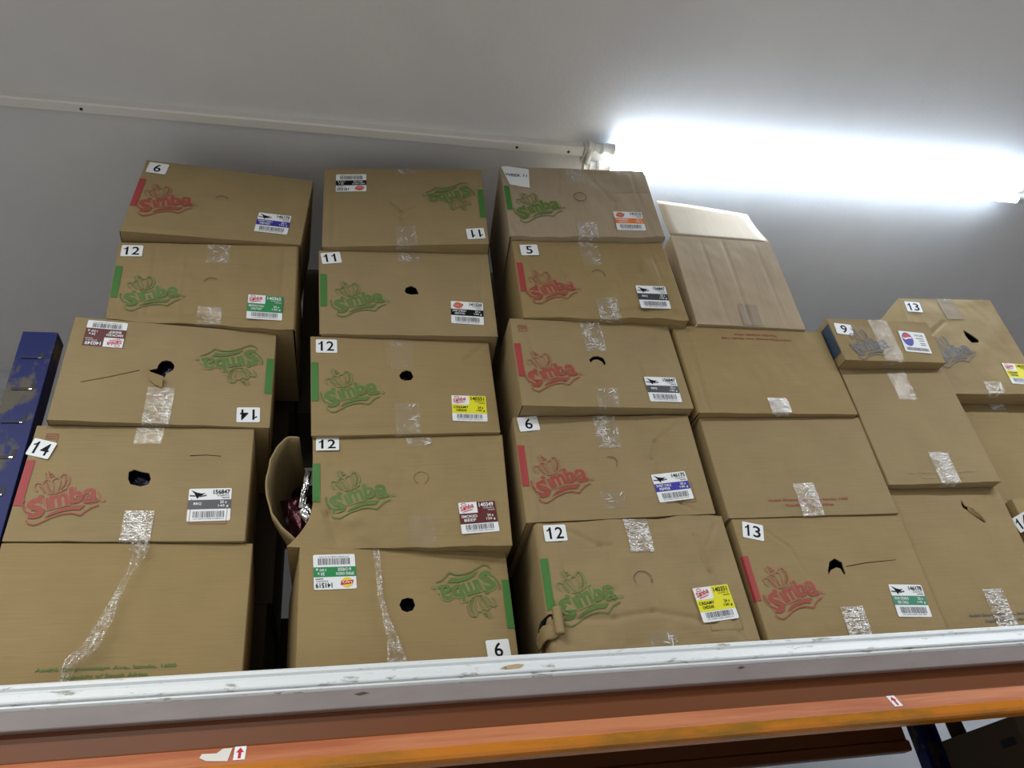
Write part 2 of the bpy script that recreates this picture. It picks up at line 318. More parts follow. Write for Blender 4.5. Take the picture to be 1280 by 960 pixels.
# ------------------------------------------------------------------ decals laid on a panel
class Decal:
    def __init__(s, pn, uc, vc, rot=0, mats=(), base=.0006, lift=.00035, flat=None):
        s.pn = pn; s.c = (uc * pn.W, vc * pn.H); s.r = math.radians(rot); s.V = []; s.F = []; s.M = []; s.mats = list(mats); s.base = base; s.lift = lift; s.fl = None
        if flat:   # a stiff label: lies on the highest points under it
            w, h = flat; c, n = math.cos(s.r), math.sin(s.r)
            def at(x, y): return pn.P((s.c[0] + x * c - y * n) / pn.W, (s.c[1] + x * n + y * c) / pn.H, 0)
            g = [(x, y, at(x, y)) for x in (-w, -w / 2, 0, w / 2, w) for y in (-h, -h / 2, 0, h / 2, h)]
            o = sum((q for _, _, q in g), Vector()) / len(g); ex = sum((q * x for x, _, q in g), Vector()) / sum(x * x for x, _, _ in g); ey = sum((q * y for _, y, q in g), Vector()) / sum(y * y for _, y, _ in g)
            nn = ex.cross(ey).normalized(); mx = max((q - o - ex * x - ey * y).dot(nn) for x, y, q in g); s.fl = (o + nn * mx, ex, ey, nn)
    def mi(s, m):
        if m not in s.mats: s.mats.append(m)
        return s.mats.index(m)
    def put(s, pts, faces, m, layer=0):
        k = len(s.V); c, n = math.cos(s.r), math.sin(s.r)
        for x, y in pts:
            X = s.c[0] + x * c - y * n; Y = s.c[1] + x * n + y * c
            if s.fl: o, ex, ey, nn = s.fl; s.V.append(tuple(o + ex * x + ey * y + nn * (s.base * .5 + layer * s.lift)))
            else: s.V.append(tuple(s.pn.P(X / s.pn.W, Y / s.pn.H, s.base + layer * s.lift)))
        for f in faces:
            a = sum(pts[f[i - 1]][0] * pts[f[i]][1] - pts[f[i]][0] * pts[f[i - 1]][1] for i in range(len(f)))
            s.F.append(tuple(k + i for i in (f if a > 0 else reversed(f)))); s.M.append(s.mi(m))
    def rect(s, x0, y0, x1, y1, m, layer=0, n=6, shear=0):
        P = [(x0 + (x1 - x0) * i / n, y0 + (y1 - y0) * j / n) for i in range(n + 1) for j in range(n + 1)]
        s.put(P, [(i * (n + 1) + j, (i + 1) * (n + 1) + j, (i + 1) * (n + 1) + j + 1, i * (n + 1) + j + 1) for i in range(n) for j in range(n)], m, layer)
    def rrect(s, x0, y0, x1, y1, m, r=.004, layer=0):
        s.rect(x0 + r, y0, x1 - r, y1, m, layer); s.rect(x0, y0 + r, x0 + r, y1 - r, m, layer, 1); s.rect(x1 - r, y0 + r, x1, y1 - r, m, layer, 1)
        for cx, cy, a in ((x0 + r, y0 + r, 180), (x1 - r, y0 + r, 270), (x1 - r, y1 - r, 0), (x0 + r, y1 - r, 90)):
            s.put([(cx, cy)] + [(cx + r * math.cos(math.radians(a + t)), cy + r * math.sin(math.radians(a + t))) for t in (0, 30, 60, 90)], [(0, 1, 2), (0, 2, 3), (0, 3, 4)], m, layer)
    def text(s, body, x0, y0, w, h, m, layer=1, bold=.0, warp=None, shear=0):
        v, f, asp = glyphs(body, bold, shear); P = [(x0 + p[0] * w, y0 + p[1] * h) for p in v]
        if warp: P = [warp(*p) for p in P]
        s.put(P, f, m, layer)
    def line(s, pts, w, m, layer=1, taper=False):
        for i in range(len(pts) - 1):
            (ax, ay), (bx, by) = pts[i], pts[i + 1]; L = math.hypot(bx - ax, by - ay) or 1e-9; nx, ny = -(by - ay) / L * w / 2, (bx - ax) / L * w / 2
            ex, ey = (bx - ax) / L * w * .3, (by - ay) / L * w * .3
            s.put([(ax + nx - ex, ay + ny - ey), (ax - nx - ex, ay - ny - ey), (bx - nx + ex, by - ny + ey), (bx + nx + ex, by + ny + ey)], [(0, 1, 2, 3)], m, layer)
    def disc(s, cx, cy, rx, ry, m, layer=1, n=16, a0=0, a1=360):
        P = [(cx, cy)] + [(cx + rx * math.cos(math.radians(a0 + (a1 - a0) * i / n)), cy + ry * math.sin(math.radians(a0 + (a1 - a0) * i / n))) for i in range(n + 1)]
        s.put(P, [(0, i + 1, i + 2) for i in range(n)], m, layer)
    def out(s, name, parent): return build(name, s.V, s.F, s.mats, parent, s.M)
def arcp(cx, cy, rx, ry, a0, a1, n=14, rot=0):
    o = []; c, s_ = math.cos(math.radians(rot)), math.sin(math.radians(rot))
    for i in range(n + 1):
        t = math.radians(a0 + (a1 - a0) * i / n); x, y = rx * math.cos(t), ry * math.sin(t); o.append((cx + x * c - y * s_, cy + x * s_ + y * c))
    return o
def logo(pn, parent, uc, vc, rot, ink, s=1.0, cover=False):
    """the printed brand mark: rising bold lettering with a swoosh under it and a small crown above the first letters"""
    d = Decal(pn, uc, vc, rot, base=.0019, lift=.0004); H = ink + '_halo'; d.base = .0019
    def w(x, y):   # lettering rises to the right on a gentle arc
        t = (x + .085) / .17
        return (x * s, (y + .040 * t - .022 * (1 - 4 * (t - .5) ** 2) * .35 - .028) * s)
    def c(px, py): return ((px + .28 * (py - 472) - 590) * .000217 * s, (472 - py) * .00026 * s)
    def cs(*q): return [c(*p) for p in q]
    for ch, cx, cy, ww, hh, ro in (('S', 318, 592, .038, .058, 18), ('l', 448, 543, .0085, .034, 20), ('m', 572, 505, .042, .038, 17), ('b', 757, 445, .033, .050, 13), ('a', 915, 455, .036, .044, 8)):
        X, Y = c(cx, cy); co, si = math.cos(math.radians(ro)), math.sin(math.radians(ro)); v, f, asp = glyphs(ch, {'a': .02, 'S': .05}.get(ch, .04))
        d.put([(X + ((p[0] - .5) * ww * co - (p[1] - .5) * hh * si) * s, Y + ((p[0] - .5) * ww * si + (p[1] - .5) * hh * co) * s) for p in v], f, ink, 1)
        v, f, asp = glyphs(ch, .10); ww += .006; hh += .006
        d.put([(X + ((p[0] - .5) * ww * co - (p[1] - .5) * hh * si) * s, Y + ((p[0] - .5) * ww * si + (p[1] - .5) * hh * co) * s) for p in v], f, ink + '_rim', 0)
    d.disc(*c(378, 468), .0066 * s, .0064 * s, ink, 1)
    up = cs((410, 690), (480, 640), (600, 590), (720, 565), (850, 560)); lo = cs((415, 692), (500, 660), (600, 630), (700, 612), (785, 615))
    d.put(up + lo, [(i, 5 + i, 6 + i, i + 1) for i in range(4)], ink, 1)
    d.line(cs((200, 500), (183, 540), (188, 590), (215, 630), (265, 658)), .0036 * s, ink, 2)
    d.line(cs((215, 725), (235, 755), (290, 772), (340, 757), (390, 735), (480, 692), (600, 657), (700, 649), (790, 670), (830, 640), (900, 592), (990, 560)), .0032 * s, ink, 2)
    # crown
    for P_, w_ in ((((335, 405), (308, 370), (315, 325), (350, 308), (395, 325), (430, 375), (455, 425)), .0040), (((365, 350), (395, 385), (420, 420)), .003), (((395, 325), (420, 285), (460, 268), (495, 290), (512, 350), (505, 410)), .0042), (((440, 300), (455, 350), (480, 405)), .003),
                   (((500, 290), (530, 257), (575, 250), (592, 290), (578, 350), (552, 405)), .0042), (((592, 240), (620, 207), (665, 208), (690, 248), (682, 310), (645, 368), (605, 400)), .0045), (((640, 235), (656, 270), (636, 330), (595, 385)), .003),
                   (((455, 432), (530, 428), (600, 403), (660, 370)), .0036), (((430, 190), (425, 225), (440, 255)), .0036), (((470, 180), (480, 240), (525, 228)), .0034), (((470, 212), (505, 203)), .003)):
        d.line(cs(*P_), w_ * s * .85, H if w_ >= .0036 else ink, 2)
    d.disc(*c(1045, 505), .0050 * s, .0050 * s, H, 1)
    return d.out('printed_logo', parent)
def one(d, x, y, w, h, m_, layer):
    v = [(.42, 0), (.66, 0), (.66, 1), (.48, 1), (.42, .88), (.30, .80), (.16, .76), (.16, .64), (.30, .67), (.42, .74)]
    d.put([(x + a * w, y + b * h) for a, b in v], [(0, 1, 2, 3, 4, 9), (4, 5, 8, 9), (5, 6, 7, 8)], m_, layer)
def sticker(pn, parent, uc, vc, txt, rot):
    d = Decal(pn, uc, vc, rot, base=.0018, lift=.0004, flat=(.032, .026)); d.rrect(-.032, -.026, .032, .026, 'white')
    if len(txt) == 2:
        for i, ch in enumerate(txt):
            if ch == '1': one(d, -.0285 if i == 0 else -.002, -.0185, .026, .037, 'black', 1)
            else: d.text(ch, .000, -.0185, .0225, .037, 'black', 1, .012)
    else: d.text(txt, -.0115, -.0185, .023, .037, 'black', 1, .012)
    return d.out('number_sticker', parent)
LAB = {  # number, band colour, layout, logo kind, product lines, pack lines
 'A1': ('146175', 'lab_blue', 1, 'bird', ('SWEET CHILLI', 'PEPPER'), ('20 x', '145 g')), 'A2': ('140365', 'lab_green', 2, 's', ('MEXICAN CHILLI', 'CHUTNEY'), ('24 x', '120 g')),
 'A3': ('140349', 'lab_maroon', 2, 's', ('SMOKED', 'BEEF'), ('24 x', '120 g')), 'A4': ('156847', 'lab_dark', 1, 'bird', ('BBQ', ''), ('20 x', '145 g')),
 'B1': ('141520', 'lab_black', 1, 'sun_o', ('SWEET & SMOKY', 'AMERICAN BBQ'), ('20 x', '120 g')), 'B2': ('141520', 'lab_black', 1, 'sun_o', ('SWEET & SMOKY', 'AMERICAN BBQ'), ('20 x', '120 g')),
 'B3': ('140351', 'lab_yellow', 2, 's', ('CREAMY', 'CHEDDAR'), ('24 x', '120 g')), 'B4': ('140349', 'lab_maroon', 2, 's', ('SMOKED', 'BEEF'), ('24 x', '120 g')),
 'B5': ('141519', 'lab_green', 1, 'sun', ('SPRING ONION', '& CHEESE'), ('20 x', '120 g')), 'C1': ('141515', 'lab_orange', 1, 'sun_o', ('CARIBBEAN', 'ONION'), ('20 x', '120 g')),
 'C2': ('156847', 'lab_dark', 1, 'bird', ('BBQ', ''), ('20 x', '145 g')), 'C3': ('156847', 'lab_dark', 1, 'bird', ('BBQ', ''), ('20 x', '145 g')),
 'C4': ('146175', 'lab_blue', 1, 'bird', ('SWEET CHILLI', 'PEPPER'), ('20 x', '145 g')), 'C5': ('140351', 'lab_yellow', 2, 's', ('CREAMY', 'CHEDDAR'), ('24 x', '120 g')),
 'D3': ('146178', 'lab_teal', 1, 'bird', ('SOUR CREAM &', 'RED CHILLI'), ('20 x', '145 g')), 'F0': ('140351', 'lab_yellow', 2, 's', ('CREAMY', 'CHEDDAR'), ('24 x', '120 g')),
}
def label(pn, parent, uc, vc, rot, spec, seed):
    num, band, lay, kind, l1, l2 = spec; rnd = random.Random(seed)
    d = Decal(pn, uc, vc, rot, base=.0018, lift=.0004, flat=(.054, .0475)); w, h = .054, .0475
    d.rrect(-w, -h, w, h, 'white', .004, 0)
    tc = 'white'
    if lay == 1:
        d.rect(-w, -.013, w, .014, band, 1); nc = 'black'
    else:
        d.rect(-w, -.019, w, h - .0005, band, 1); d.rect(-w + .001, .013, 0, h - .001, 'white', 2, 3); nc = 'black' if band == 'lab_yellow' else 'white'; tc = nc
    d.text(num, .006 if lay == 2 else .008, .030, .042, .013, nc, 3, .02)
    d.text('0' + num + '12', .018, .0235, .030, .0045, nc, 3); d.rect(.030, .0185, .050, .0200, nc, 3, 1)
    y = .002 if lay == 1 else -.001
    if l1[1]:
        d.text(l1[0], -.049, y, .046, .0085, tc, 3, .015); d.text(l1[1], -.042, y - .0115, .034, .0085, tc, 3, .015)
    else: d.text(l1[0], -.040, y - .004, .020, .0085, tc, 3, .015)
    d.text(l2[0], .026, y, .018, .0085, tc, 3, .015); d.text(l2[1], .022, y - .0115, .026, .0085, tc, 3, .015)
    x = -.040
    while x < .040:
        b = rnd.choice((.0010, .0016, .0024)); d.rect(x, -.037, x + b, -.019 - (.003 if lay == 2 else 0), 'grey_print', 1, 1); x += b + rnd.choice((.0010, .0014, .0022))
    d.text('(01)6001068' + num + '4', -.038, -.0435, .076, .0045, 'grey_print', 1)
    cx, cy = -.030, .030
    if kind == 'bird':
        d.put([(cx - .018, cy + .013), (cx - .004, cy + .006), (cx + .008, cy + .003), (cx + .018, cy + .004), (cx + .009, cy - .003), (cx + .002, cy - .006), (cx - .001, cy - .013), (cx - .006, cy - .006), (cx - .009, cy + .002)], [(0, 1, 8), (1, 2, 5), (2, 3, 4), (2, 4, 5), (1, 5, 7), (1, 7, 8), (5, 6, 7)], 'black', 1)
        d.line([(cx - .020, cy - .003), (cx - .008, cy - .004)], .004, 'grey_print', 1); d.line([(cx + .004, cy - .006), (cx + .020, cy - .003)], .004, 'grey_print', 1)
    elif kind in ('sun', 'sun_o'):
        d.disc(cx, cy, .015, .0135, 'logo_yellow' if kind == 'sun' else 'logo_orange', 2)
        d.put([(cx - .017, cy - .006), (cx + .015, cy - .003), (cx + .017, cy + .007), (cx - .014, cy + .004)], [(0, 1, 2, 3)], 'logo_red', 3)
        d.text("Lay's", cx - .012, cy - .004, .024, .008, 'white', 4, .01)
    else:
        for i, ch in enumerate('Simba'): d.text(ch, cx - .019 + i * .008, cy - .010 + i * .0022, .0075, .011 if ch not in 'Sb' else .014, 'logo_red', 4, .02)
        d.line([(cx - .012, cy - .013), (cx + .016, cy - .006)], .0022, 'logo_red', 4); d.line(arcp(cx - .008, cy + .010, .007, .004, 0, 360, 8), .0015, 'logo_red', 4)
    return d.out('barcode_label', parent)
def tape(pn, parent, u, v0, v1, k, edge, wid=.072, seed=1):
    """strip of clear tape down the middle, folding over the rim where the carton is sealed"""
    rnd = random.Random(seed); d = Decal(pn, u, 0, 0, base=0)
    hi, lo = max(v0, v1), min(v0, v1)
    if edge == 'B': lo = -.05
    if edge == 'T': hi = 1.03
    if edge == 'F': lo, hi = -.18, 1.1
    n = 12; L = (hi - lo) * pn.H; m = max(6, int(L / .006)); V = []; F = []; amp = (.0002, .0006, .0011, .0016)[k]
    for j in range(m + 1):
        for i in range(n + 1):
            x = (i / n - .5) * wid; y = lo * pn.H + L * j / m
            if j in (0, m): y += .003 * noise.noise(Vector((x * 90, seed, j)))
            uu = u + (x + .002 * noise.noise(Vector((y * 20, seed, 0)))) / pn.W; vv = y / pn.H
            o = .0016 + amp * (1 + noise.noise(Vector((x * 60 + seed, y * 150, 3)))) 
            V.append(tuple(pn.P(uu, vv, o)))
    for j in range(m):
        for i in range(n): a = j * (n + 1) + i; F.append((a, a + 1, a + n + 2, a + n + 1))
    MI = [0] * len(F)
    if edge != 'M' and k > 0:   # white glints painted along folds where the film has buckled
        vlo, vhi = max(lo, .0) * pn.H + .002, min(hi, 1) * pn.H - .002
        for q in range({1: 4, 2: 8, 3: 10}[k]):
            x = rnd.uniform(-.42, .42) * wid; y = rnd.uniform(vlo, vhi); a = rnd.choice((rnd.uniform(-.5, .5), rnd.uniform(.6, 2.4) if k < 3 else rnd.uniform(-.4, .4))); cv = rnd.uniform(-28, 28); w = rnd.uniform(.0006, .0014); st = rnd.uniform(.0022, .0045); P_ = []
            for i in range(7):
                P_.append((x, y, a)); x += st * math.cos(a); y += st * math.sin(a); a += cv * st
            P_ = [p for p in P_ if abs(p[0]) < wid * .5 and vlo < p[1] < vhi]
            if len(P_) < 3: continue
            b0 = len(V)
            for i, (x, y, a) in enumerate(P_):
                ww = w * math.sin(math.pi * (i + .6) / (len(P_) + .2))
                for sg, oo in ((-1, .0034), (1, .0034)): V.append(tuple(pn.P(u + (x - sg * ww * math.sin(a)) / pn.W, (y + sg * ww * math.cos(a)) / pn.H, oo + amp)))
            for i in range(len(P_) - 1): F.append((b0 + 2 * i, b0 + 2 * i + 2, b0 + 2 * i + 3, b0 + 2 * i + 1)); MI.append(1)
    o = build('packing_tape', V, F, ['film%d' % k if edge != 'M' else 'film_matte', 'tape_glint'], parent, MI, smooth=False)
    return o
def ribbon(pn, parent, path, wids, seed=0, lift=.02):
    """a length of tape that has come off and twisted on itself"""
    P = [Vector((u * pn.W, v * pn.H)) for u, v in path]; R = []
    for i in range(len(P) - 1):
        for t in range(8): R.append((P[i].lerp(P[i + 1], t / 8), wids[i] + (wids[i + 1] - wids[i]) * t / 8))
    R.append((P[-1], wids[-1])); V = []; F = []; n = 8
    for k, (p, w) in enumerate(R):
        q = R[min(k + 1, len(R) - 1)][0] - R[max(k - 1, 0)][0]; q.normalize(); nn = Vector((-q.y, q.x)); f = k / (len(R) - 1); hgt = lift * math.sin(math.pi * min(1, f * 1.0)) + .003
        for i in range(n + 1):
            a = (i / n - .5); x = p + nn * a * w; fold = .25 * w * math.sin(a * 9 + k * .15) + .002 * noise.noise(Vector((k * .5, i * .9, seed)))
            V.append(tuple(pn.P(x.x / pn.W, x.y / pn.H, hgt + abs(fold))))
    for k in range(len(R) - 1):
        for i in range(n): a = k * (n + 1) + i; F.append((a, a + 1, a + n + 2, a + n + 1))
    return build('loose_packing_tape', V, F, ['film2'], parent)
def packet(name_label, c, sx, sy, sz, m, seed, rot=0, cat='snack packet'):
    """a crumpled pillow packet"""
    V = []; F = []; n, k = 18, 14; cr, sr = math.cos(rot), math.sin(rot)
    for side in (1, -1):
        b = len(V)
        for i in range(n + 1):
            for j in range(k + 1):
                a, e = i / n * 2 - 1, j / k * 2 - 1
                t = (max(0, 1 - a * a) ** .6) * (max(0, 1 - e * e) ** .4)
                y = side * -sy * t * (1 + .5 * noise.noise(Vector((a * 2.5, e * 2.5, seed + side)))) + .006 * noise.noise(Vector((a * 7, e * 7, seed))) * t
                x, z = a * sx * (1 - .04 * t), e * sz
                V.append((c[0] + x * cr - z * sr, c[1] + y, c[2] + x * sr + z * cr))
        for i in range(n):
            for j in range(k):
                q = (b + i * (k + 1) + j, b + (i + 1) * (k + 1) + j, b + (i + 1) * (k + 1) + j + 1, b + i * (k + 1) + j + 1); F.append(q if side == 1 else tuple(reversed(q)))
    o = build('snack_packet', V, F, [m], None, smooth=True, origin=Vector((c[0], c[1], c[2] - sz)))
    return tag(o, name_label, cat)
# ------------------------------------------------------------------ measured layout: panel corners TL, TR, BR, BL in metres; print positions as fractions of a panel
Q = {"A5":[[-0.8096,1.9931,2.482],[-0.2261,2.0283,2.4794],[-0.2256,2.0283,2.1139],[-0.8093,1.9931,2.1139]],"A4":[[-0.8031,1.9922,2.8244],[-0.2464,2.0144,2.8299],[-0.245,2.0144,2.4806],[-0.8101,1.9919,2.4857]],"A3":[[-0.7713,1.9692,3.1915],[-0.2046,2.011,3.181],[-0.2042,2.0111,2.8311],[-0.774,1.969,2.8275]],"A2":[[-0.7076,1.9871,3.5243],[-0.1563,1.9872,3.5461],[-0.1523,1.9872,3.1822],[-0.6937,1.9871,3.2006]],"A1":[[-0.6716,1.9496,3.8914],[-0.1141,1.9822,3.8791],[-0.1453,1.9804,3.5473],[-0.7016,1.9478,3.5352]],"B5":[[-0.0985,1.9879,2.4471],[0.4571,2.0495,2.4407],[0.4615,2.05,2.1139],[-0.095,1.9883,2.1139]],"B4":[[-0.0794,2.0042,2.7892],[0.477,1.999,2.8011],[0.4682,1.9991,2.4419],[-0.0684,2.0041,2.449]],"B3":[[-0.096,1.9905,3.158],[0.4662,1.9871,3.1499],[0.4698,1.9871,2.8023],[-0.0813,1.9904,2.7904]],"B2":[[-0.079,1.9789,3.5233],[0.4952,1.9589,3.5288],[0.4936,1.9589,3.1517],[-0.0663,1.9785,3.1592]],"B1":[[-0.0725,1.9628,3.9267],[0.5004,1.9126,3.924],[0.4931,1.9133,3.5299],[-0.0707,1.9626,3.5245]],"C5":[[0.5431,1.9713,2.496],[1.0951,1.9569,2.4974],[1.1045,1.9566,2.1139],[0.545,1.9713,2.1139]],"C4":[[0.5163,1.9782,2.8531],[1.0781,1.9556,2.8484],[1.0781,1.9556,2.5023],[0.5144,1.9783,2.4973]],"C3":[[0.5342,1.919,3.1978],[1.0832,1.9283,3.1967],[1.0911,1.9284,2.8549],[0.5351,1.919,2.8547]],"C2":[[0.5815,1.913,3.5519],[1.1342,1.8893,3.5602],[1.1448,1.8889,3.198],[0.5821,1.913,3.205]],"C1":[[0.5743,1.8933,3.9269],[1.1326,1.8615,3.9217],[1.1368,1.8613,3.5614],[0.5724,1.8934,3.5548]],"D3":[[1.1296,1.9615,2.4859],[1.6925,1.9594,2.487],[1.6865,1.9594,2.1139],[1.134,1.9615,2.1139]],"D2":[[1.1209,1.9576,2.8405],[1.6894,1.9517,2.841],[1.6843,1.9518,2.4883],[1.1205,1.9576,2.487]],"D1":[[1.1081,1.9304,3.1988],[1.673,1.9357,3.1961],[1.6778,1.9358,2.8432],[1.1102,1.9305,2.8417]],"D0":[[1.1995,1.918,3.6328],[1.6095,1.9259,3.6331],[1.6075,1.9259,3.1972],[1.1917,1.9178,3.2001]],"E2":[[1.7,1.9755,2.5825],[2.1149,1.9761,2.585],[2.0946,1.976,2.1139],[1.7,1.9755,2.1139]],"E1":[[1.6955,1.947,3.0409],[2.1027,1.9365,3.0408],[2.099,1.9366,2.5863],[1.6955,1.947,2.5837]],"E0":[[1.689,1.8969,3.2278],[2.0996,1.9001,3.2285],[2.0886,1.9,3.0419],[1.6921,1.8969,3.0421]],"F2":[[2.1378,1.9646,2.5355],[2.5878,1.9646,2.5355],[2.5878,1.9646,2.1139],[2.1378,1.9646,2.1139]],"F1":[[2.1159,2.0615,2.975],[2.5659,2.0615,2.975],[2.5659,2.0615,2.5367],[2.1159,2.0615,2.5367]],"F0":[[2.1384,1.9987,3.4359],[2.5555,1.9891,3.4396],[2.5549,1.9891,2.9762],[2.1378,1.9987,2.9762]]}
LOGO = {"A1":[0.1758,0.4446,0],"A2":[0.2028,0.3411,0],"A3":[0.7935,0.6243,180],"A4":[0.186,0.3557,0],"B1":[0.7929,0.609,180],"B2":[0.2046,0.403,0],"B3":[0.1968,0.4342,0],"B4":[0.2157,0.4653,0],"B5":[0.7985,0.6484,180],"C1":[0.1914,0.4006,0],"C2":[0.1805,0.3666,0],"C3":[0.1835,0.3834,0],"C4":[0.1944,0.3872,0],"C5":[0.1736,0.4189,0],"D3":[0.1908,0.3929,0],"E0":[0.2892,0.3892,0],"F0":[0.243,0.4207,0]}
STK = {"A1":[0.0753,0.8931,"6",-3],"A2":[0.0729,0.8834,"12",0],"A3":[0.8957,0.1196,"14",183],"A4":[0.0467,0.7828,"14",-16],"B1":[0.9255,0.1282,"11",185],"B2":[0.0636,0.906,"11",7],"B3":[0.0826,0.897,"12",0],"B4":[0.0745,0.9439,"12",0],"B5":[0.907,0.1695,"6",4],"C2":[0.0955,0.8664,"5",2],"C4":[0.0765,0.9246,"6",6],"C5":[0.081,0.905,"12",0],"D3":[0.0961,0.8911,"13",-14],"E0":[0.1114,0.7307,"9",-8],"F0":[0.1105,0.9024,"13",-6],"F2":[-0.0076,0.8093,"14",10]}
LBL = {"A1":[0.8177,0.2661,-1],"A2":[0.8376,0.2249,0],"A3":[0.1572,0.8428,180],"A4":[0.8302,0.3015,2],"B1":[0.1665,0.8008,180],"B2":[0.8366,0.2613,-3],"B3":[0.8449,0.2481,-2],"B4":[0.8353,0.2363,4],"B5":[0.1566,0.8002,183],"C1":[0.7916,0.2127,-1],"C2":[0.8173,0.2508,0],"C3":[0.8438,0.2085,0],"C4":[0.8008,0.2651,4],"C5":[0.8225,0.3128,5],"D3":[0.8507,0.2744,-3],"E0":[0.7731,0.4697,-2],"F0":[0.8294,0.1949,-2]}
TAPE = [["A2","T",0.553,1,0.744,1],["A2","B",0.537,0.199,0.04,1],["A3","B",0.471,0.338,0,2],["A4","T",0.508,0.992,0.84,1],["A4","B",0.53,0.245,0.006,3],["B1","T",0.51,1,0.918,1],["B1","B",0.499,0.227,0,1],["B2","T",0.519,0.981,0.862,1],["B3","T",0.494,0.988,0.657,0],["B3","B",0.503,0.298,0.003,1],["B4","T",0.547,0.987,0.896,1],["B4","B",0.54,0.256,0.013,0],["C1","T",0.505,1,0.749,1],["C1","B",0.499,0.183,0,2],["C2","T",0.486,0.988,0.651,1],["C2","B",0.517,0.233,0,2],["C3","T",0.49,0.996,0.626,2],["C3","B",0.496,0.202,0,1],["C4","T",0.505,0.982,0.66,2],["C4","P",0.464,0.235,0.089,1],["C5","T",0.517,0.998,0.727,3],["C5","B",0.522,0.137,0.029,1],["D0","M",0.514,0.234,0.011,0],["D1","B",0.51,0.169,0.0,3],["D2","B",0.487,0.308,0.009,2],["D3","B",0.499,0.25,0.003,3],["E0","F",0.488,1,0,2],["E1","T",0.52,0.984,0.71,1],["E1","B",0.546,0.248,0.004,3],["E2","B",0.519,0.278,0.01,3],["F0","M",0.484,1,0.765,0],["F0","B",0.496,0.115,0,2],["F1","T",0.594,1,0.941,3]]
HOLE = {"A3":[[[0.4358,0.5696],[0.4486,0.6054],[0.4698,0.6186],[0.4928,0.6115],[0.5098,0.5794],[0.5135,0.5458],[0.5071,0.5144],[0.4838,0.4878],[0.4749,0.4433],[0.4433,0.4461],[0.4092,0.4619],[0.3957,0.4902],[0.3986,0.5107],[0.433,0.5286]],[[0.0993,0.3593],[0.2194,0.4216],[0.3534,0.5074],[0.3543,0.4975],[0.2204,0.412],[0.1001,0.3522]]],"A4":[[[0.4493,0.5813],[0.4714,0.6041],[0.5018,0.5867],[0.5407,0.574],[0.5521,0.521],[0.5445,0.4726],[0.5133,0.4548],[0.468,0.4715],[0.4523,0.5194]],[[0.7126,0.7391],[0.7863,0.7478],[0.8557,0.7377],[0.8561,0.7307],[0.7869,0.7385],[0.7133,0.7298]]],"B2":[[[0.4792,0.5043],[0.4887,0.5472],[0.5187,0.5718],[0.5472,0.5489],[0.5604,0.4948],[0.557,0.4664],[0.515,0.4629],[0.4899,0.4763]]],"B3":[[[0.4722,0.5935],[0.4857,0.6323],[0.5133,0.654],[0.5398,0.6395],[0.5509,0.5831],[0.5358,0.5443],[0.5021,0.5384],[0.4788,0.5555]]],"B5":[[[0.4515,0.5325],[0.4644,0.5791],[0.4943,0.5935],[0.5177,0.5834],[0.5268,0.5324],[0.5124,0.488],[0.485,0.4721],[0.4621,0.4883]]],"C3":[[[0.4341,0.5319],[0.4621,0.5711],[0.4976,0.5789],[0.5265,0.554],[0.5331,0.4959],[0.5208,0.4634],[0.51,0.5103],[0.4855,0.5353],[0.4567,0.5254],[0.4395,0.4952]]],"D3":[[[0.4695,0.6117],[0.507,0.6391],[0.5423,0.6036],[0.5397,0.5724],[0.5387,0.5102],[0.5272,0.5032],[0.517,0.5543],[0.4958,0.5633],[0.4637,0.5458],[0.4391,0.5087],[0.4433,0.5412]],[[0.5548,0.5715],[0.6774,0.5958],[0.8669,0.6127],[0.8652,0.6068],[0.6781,0.5878],[0.5528,0.5638]]],"E2":[[[0.6123,0.9106],[0.6191,0.8931],[0.6256,0.86],[0.6938,0.8378],[0.6558,0.8266],[0.7483,0.7386],[0.7237,0.7375],[0.6312,0.8254],[0.5987,0.8468],[0.5955,0.871]]],"F0":[[[0.5013,0.6481],[0.5274,0.6349],[0.5808,0.5816],[0.6099,0.5452],[0.5978,0.5152],[0.516,0.5112],[0.4951,0.5474],[0.4907,0.5841]]]}
ARC = {"A1":[0.4898,0.5283,0.0363,20,160],"A2":[0.5272,0.5008,0.0349,30,175],"B1":[0.4799,0.4193,0.0396,200,330],"B4":[0.5496,0.5921,0.0373,-60,240],"C1":[0.4966,0.5423,0.0411,-170,185],"C2":[0.5025,0.5222,0.0413,-20,150],"C4":[0.4928,0.5165,0.0353,-40,110],"C5":[0.4836,0.5131,0.0452,-25,200]}
RIB = {"A5":[[0.5167,1.0015],[0.5419,0.9454],[0.5456,0.8717],[0.5111,0.693],[0.4861,0.5554],[0.4696,0.4386],[0.4311,0.2782],[0.362,0.1727],[0.3428,0.0374]],"B5":[[0.3485,1.0085],[0.3572,0.7948],[0.3618,0.5687],[0.3828,0.3902],[0.4141,0.2546],[0.4284,0.0484]]}
BARS = {"A1":[[0.021,0.7219],[0.0031,0.3434]],"A2":[[0.0112,0.6764],[0.0105,0.2714]],"A3":[[0.9933,0.712],[0.9949,0.3402]],"A4":[[0.014,0.6801],[0.0111,0.2873]],"B1":[[0.9801,0.7105],[1.0026,0.3366]],"B2":[[0.0356,0.6996],[0.0331,0.3155]],"B3":[[0.0308,0.7199],[0.0284,0.3309]],"B4":[[0.0253,0.7576],[0.0497,0.4058]],"B5":[[0.9777,0.7547],[0.9876,0.3407]],"C1":[[-0.003,0.7066],[0.0198,0.3602]],"C2":[[-0.0016,0.6937],[0.0099,0.3103]],"C3":[[0.0021,0.6967],[0.0112,0.3198]],"C4":[[0.0017,0.7108],[0.0157,0.3244]],"C5":[[-0.0232,0.7115],[-0.0084,0.3368]],"D3":[[-0.0111,0.6871],[0.0052,0.3309]],"E0":[[-0.0062,0.8836],[-0.0191,0.1901]]}
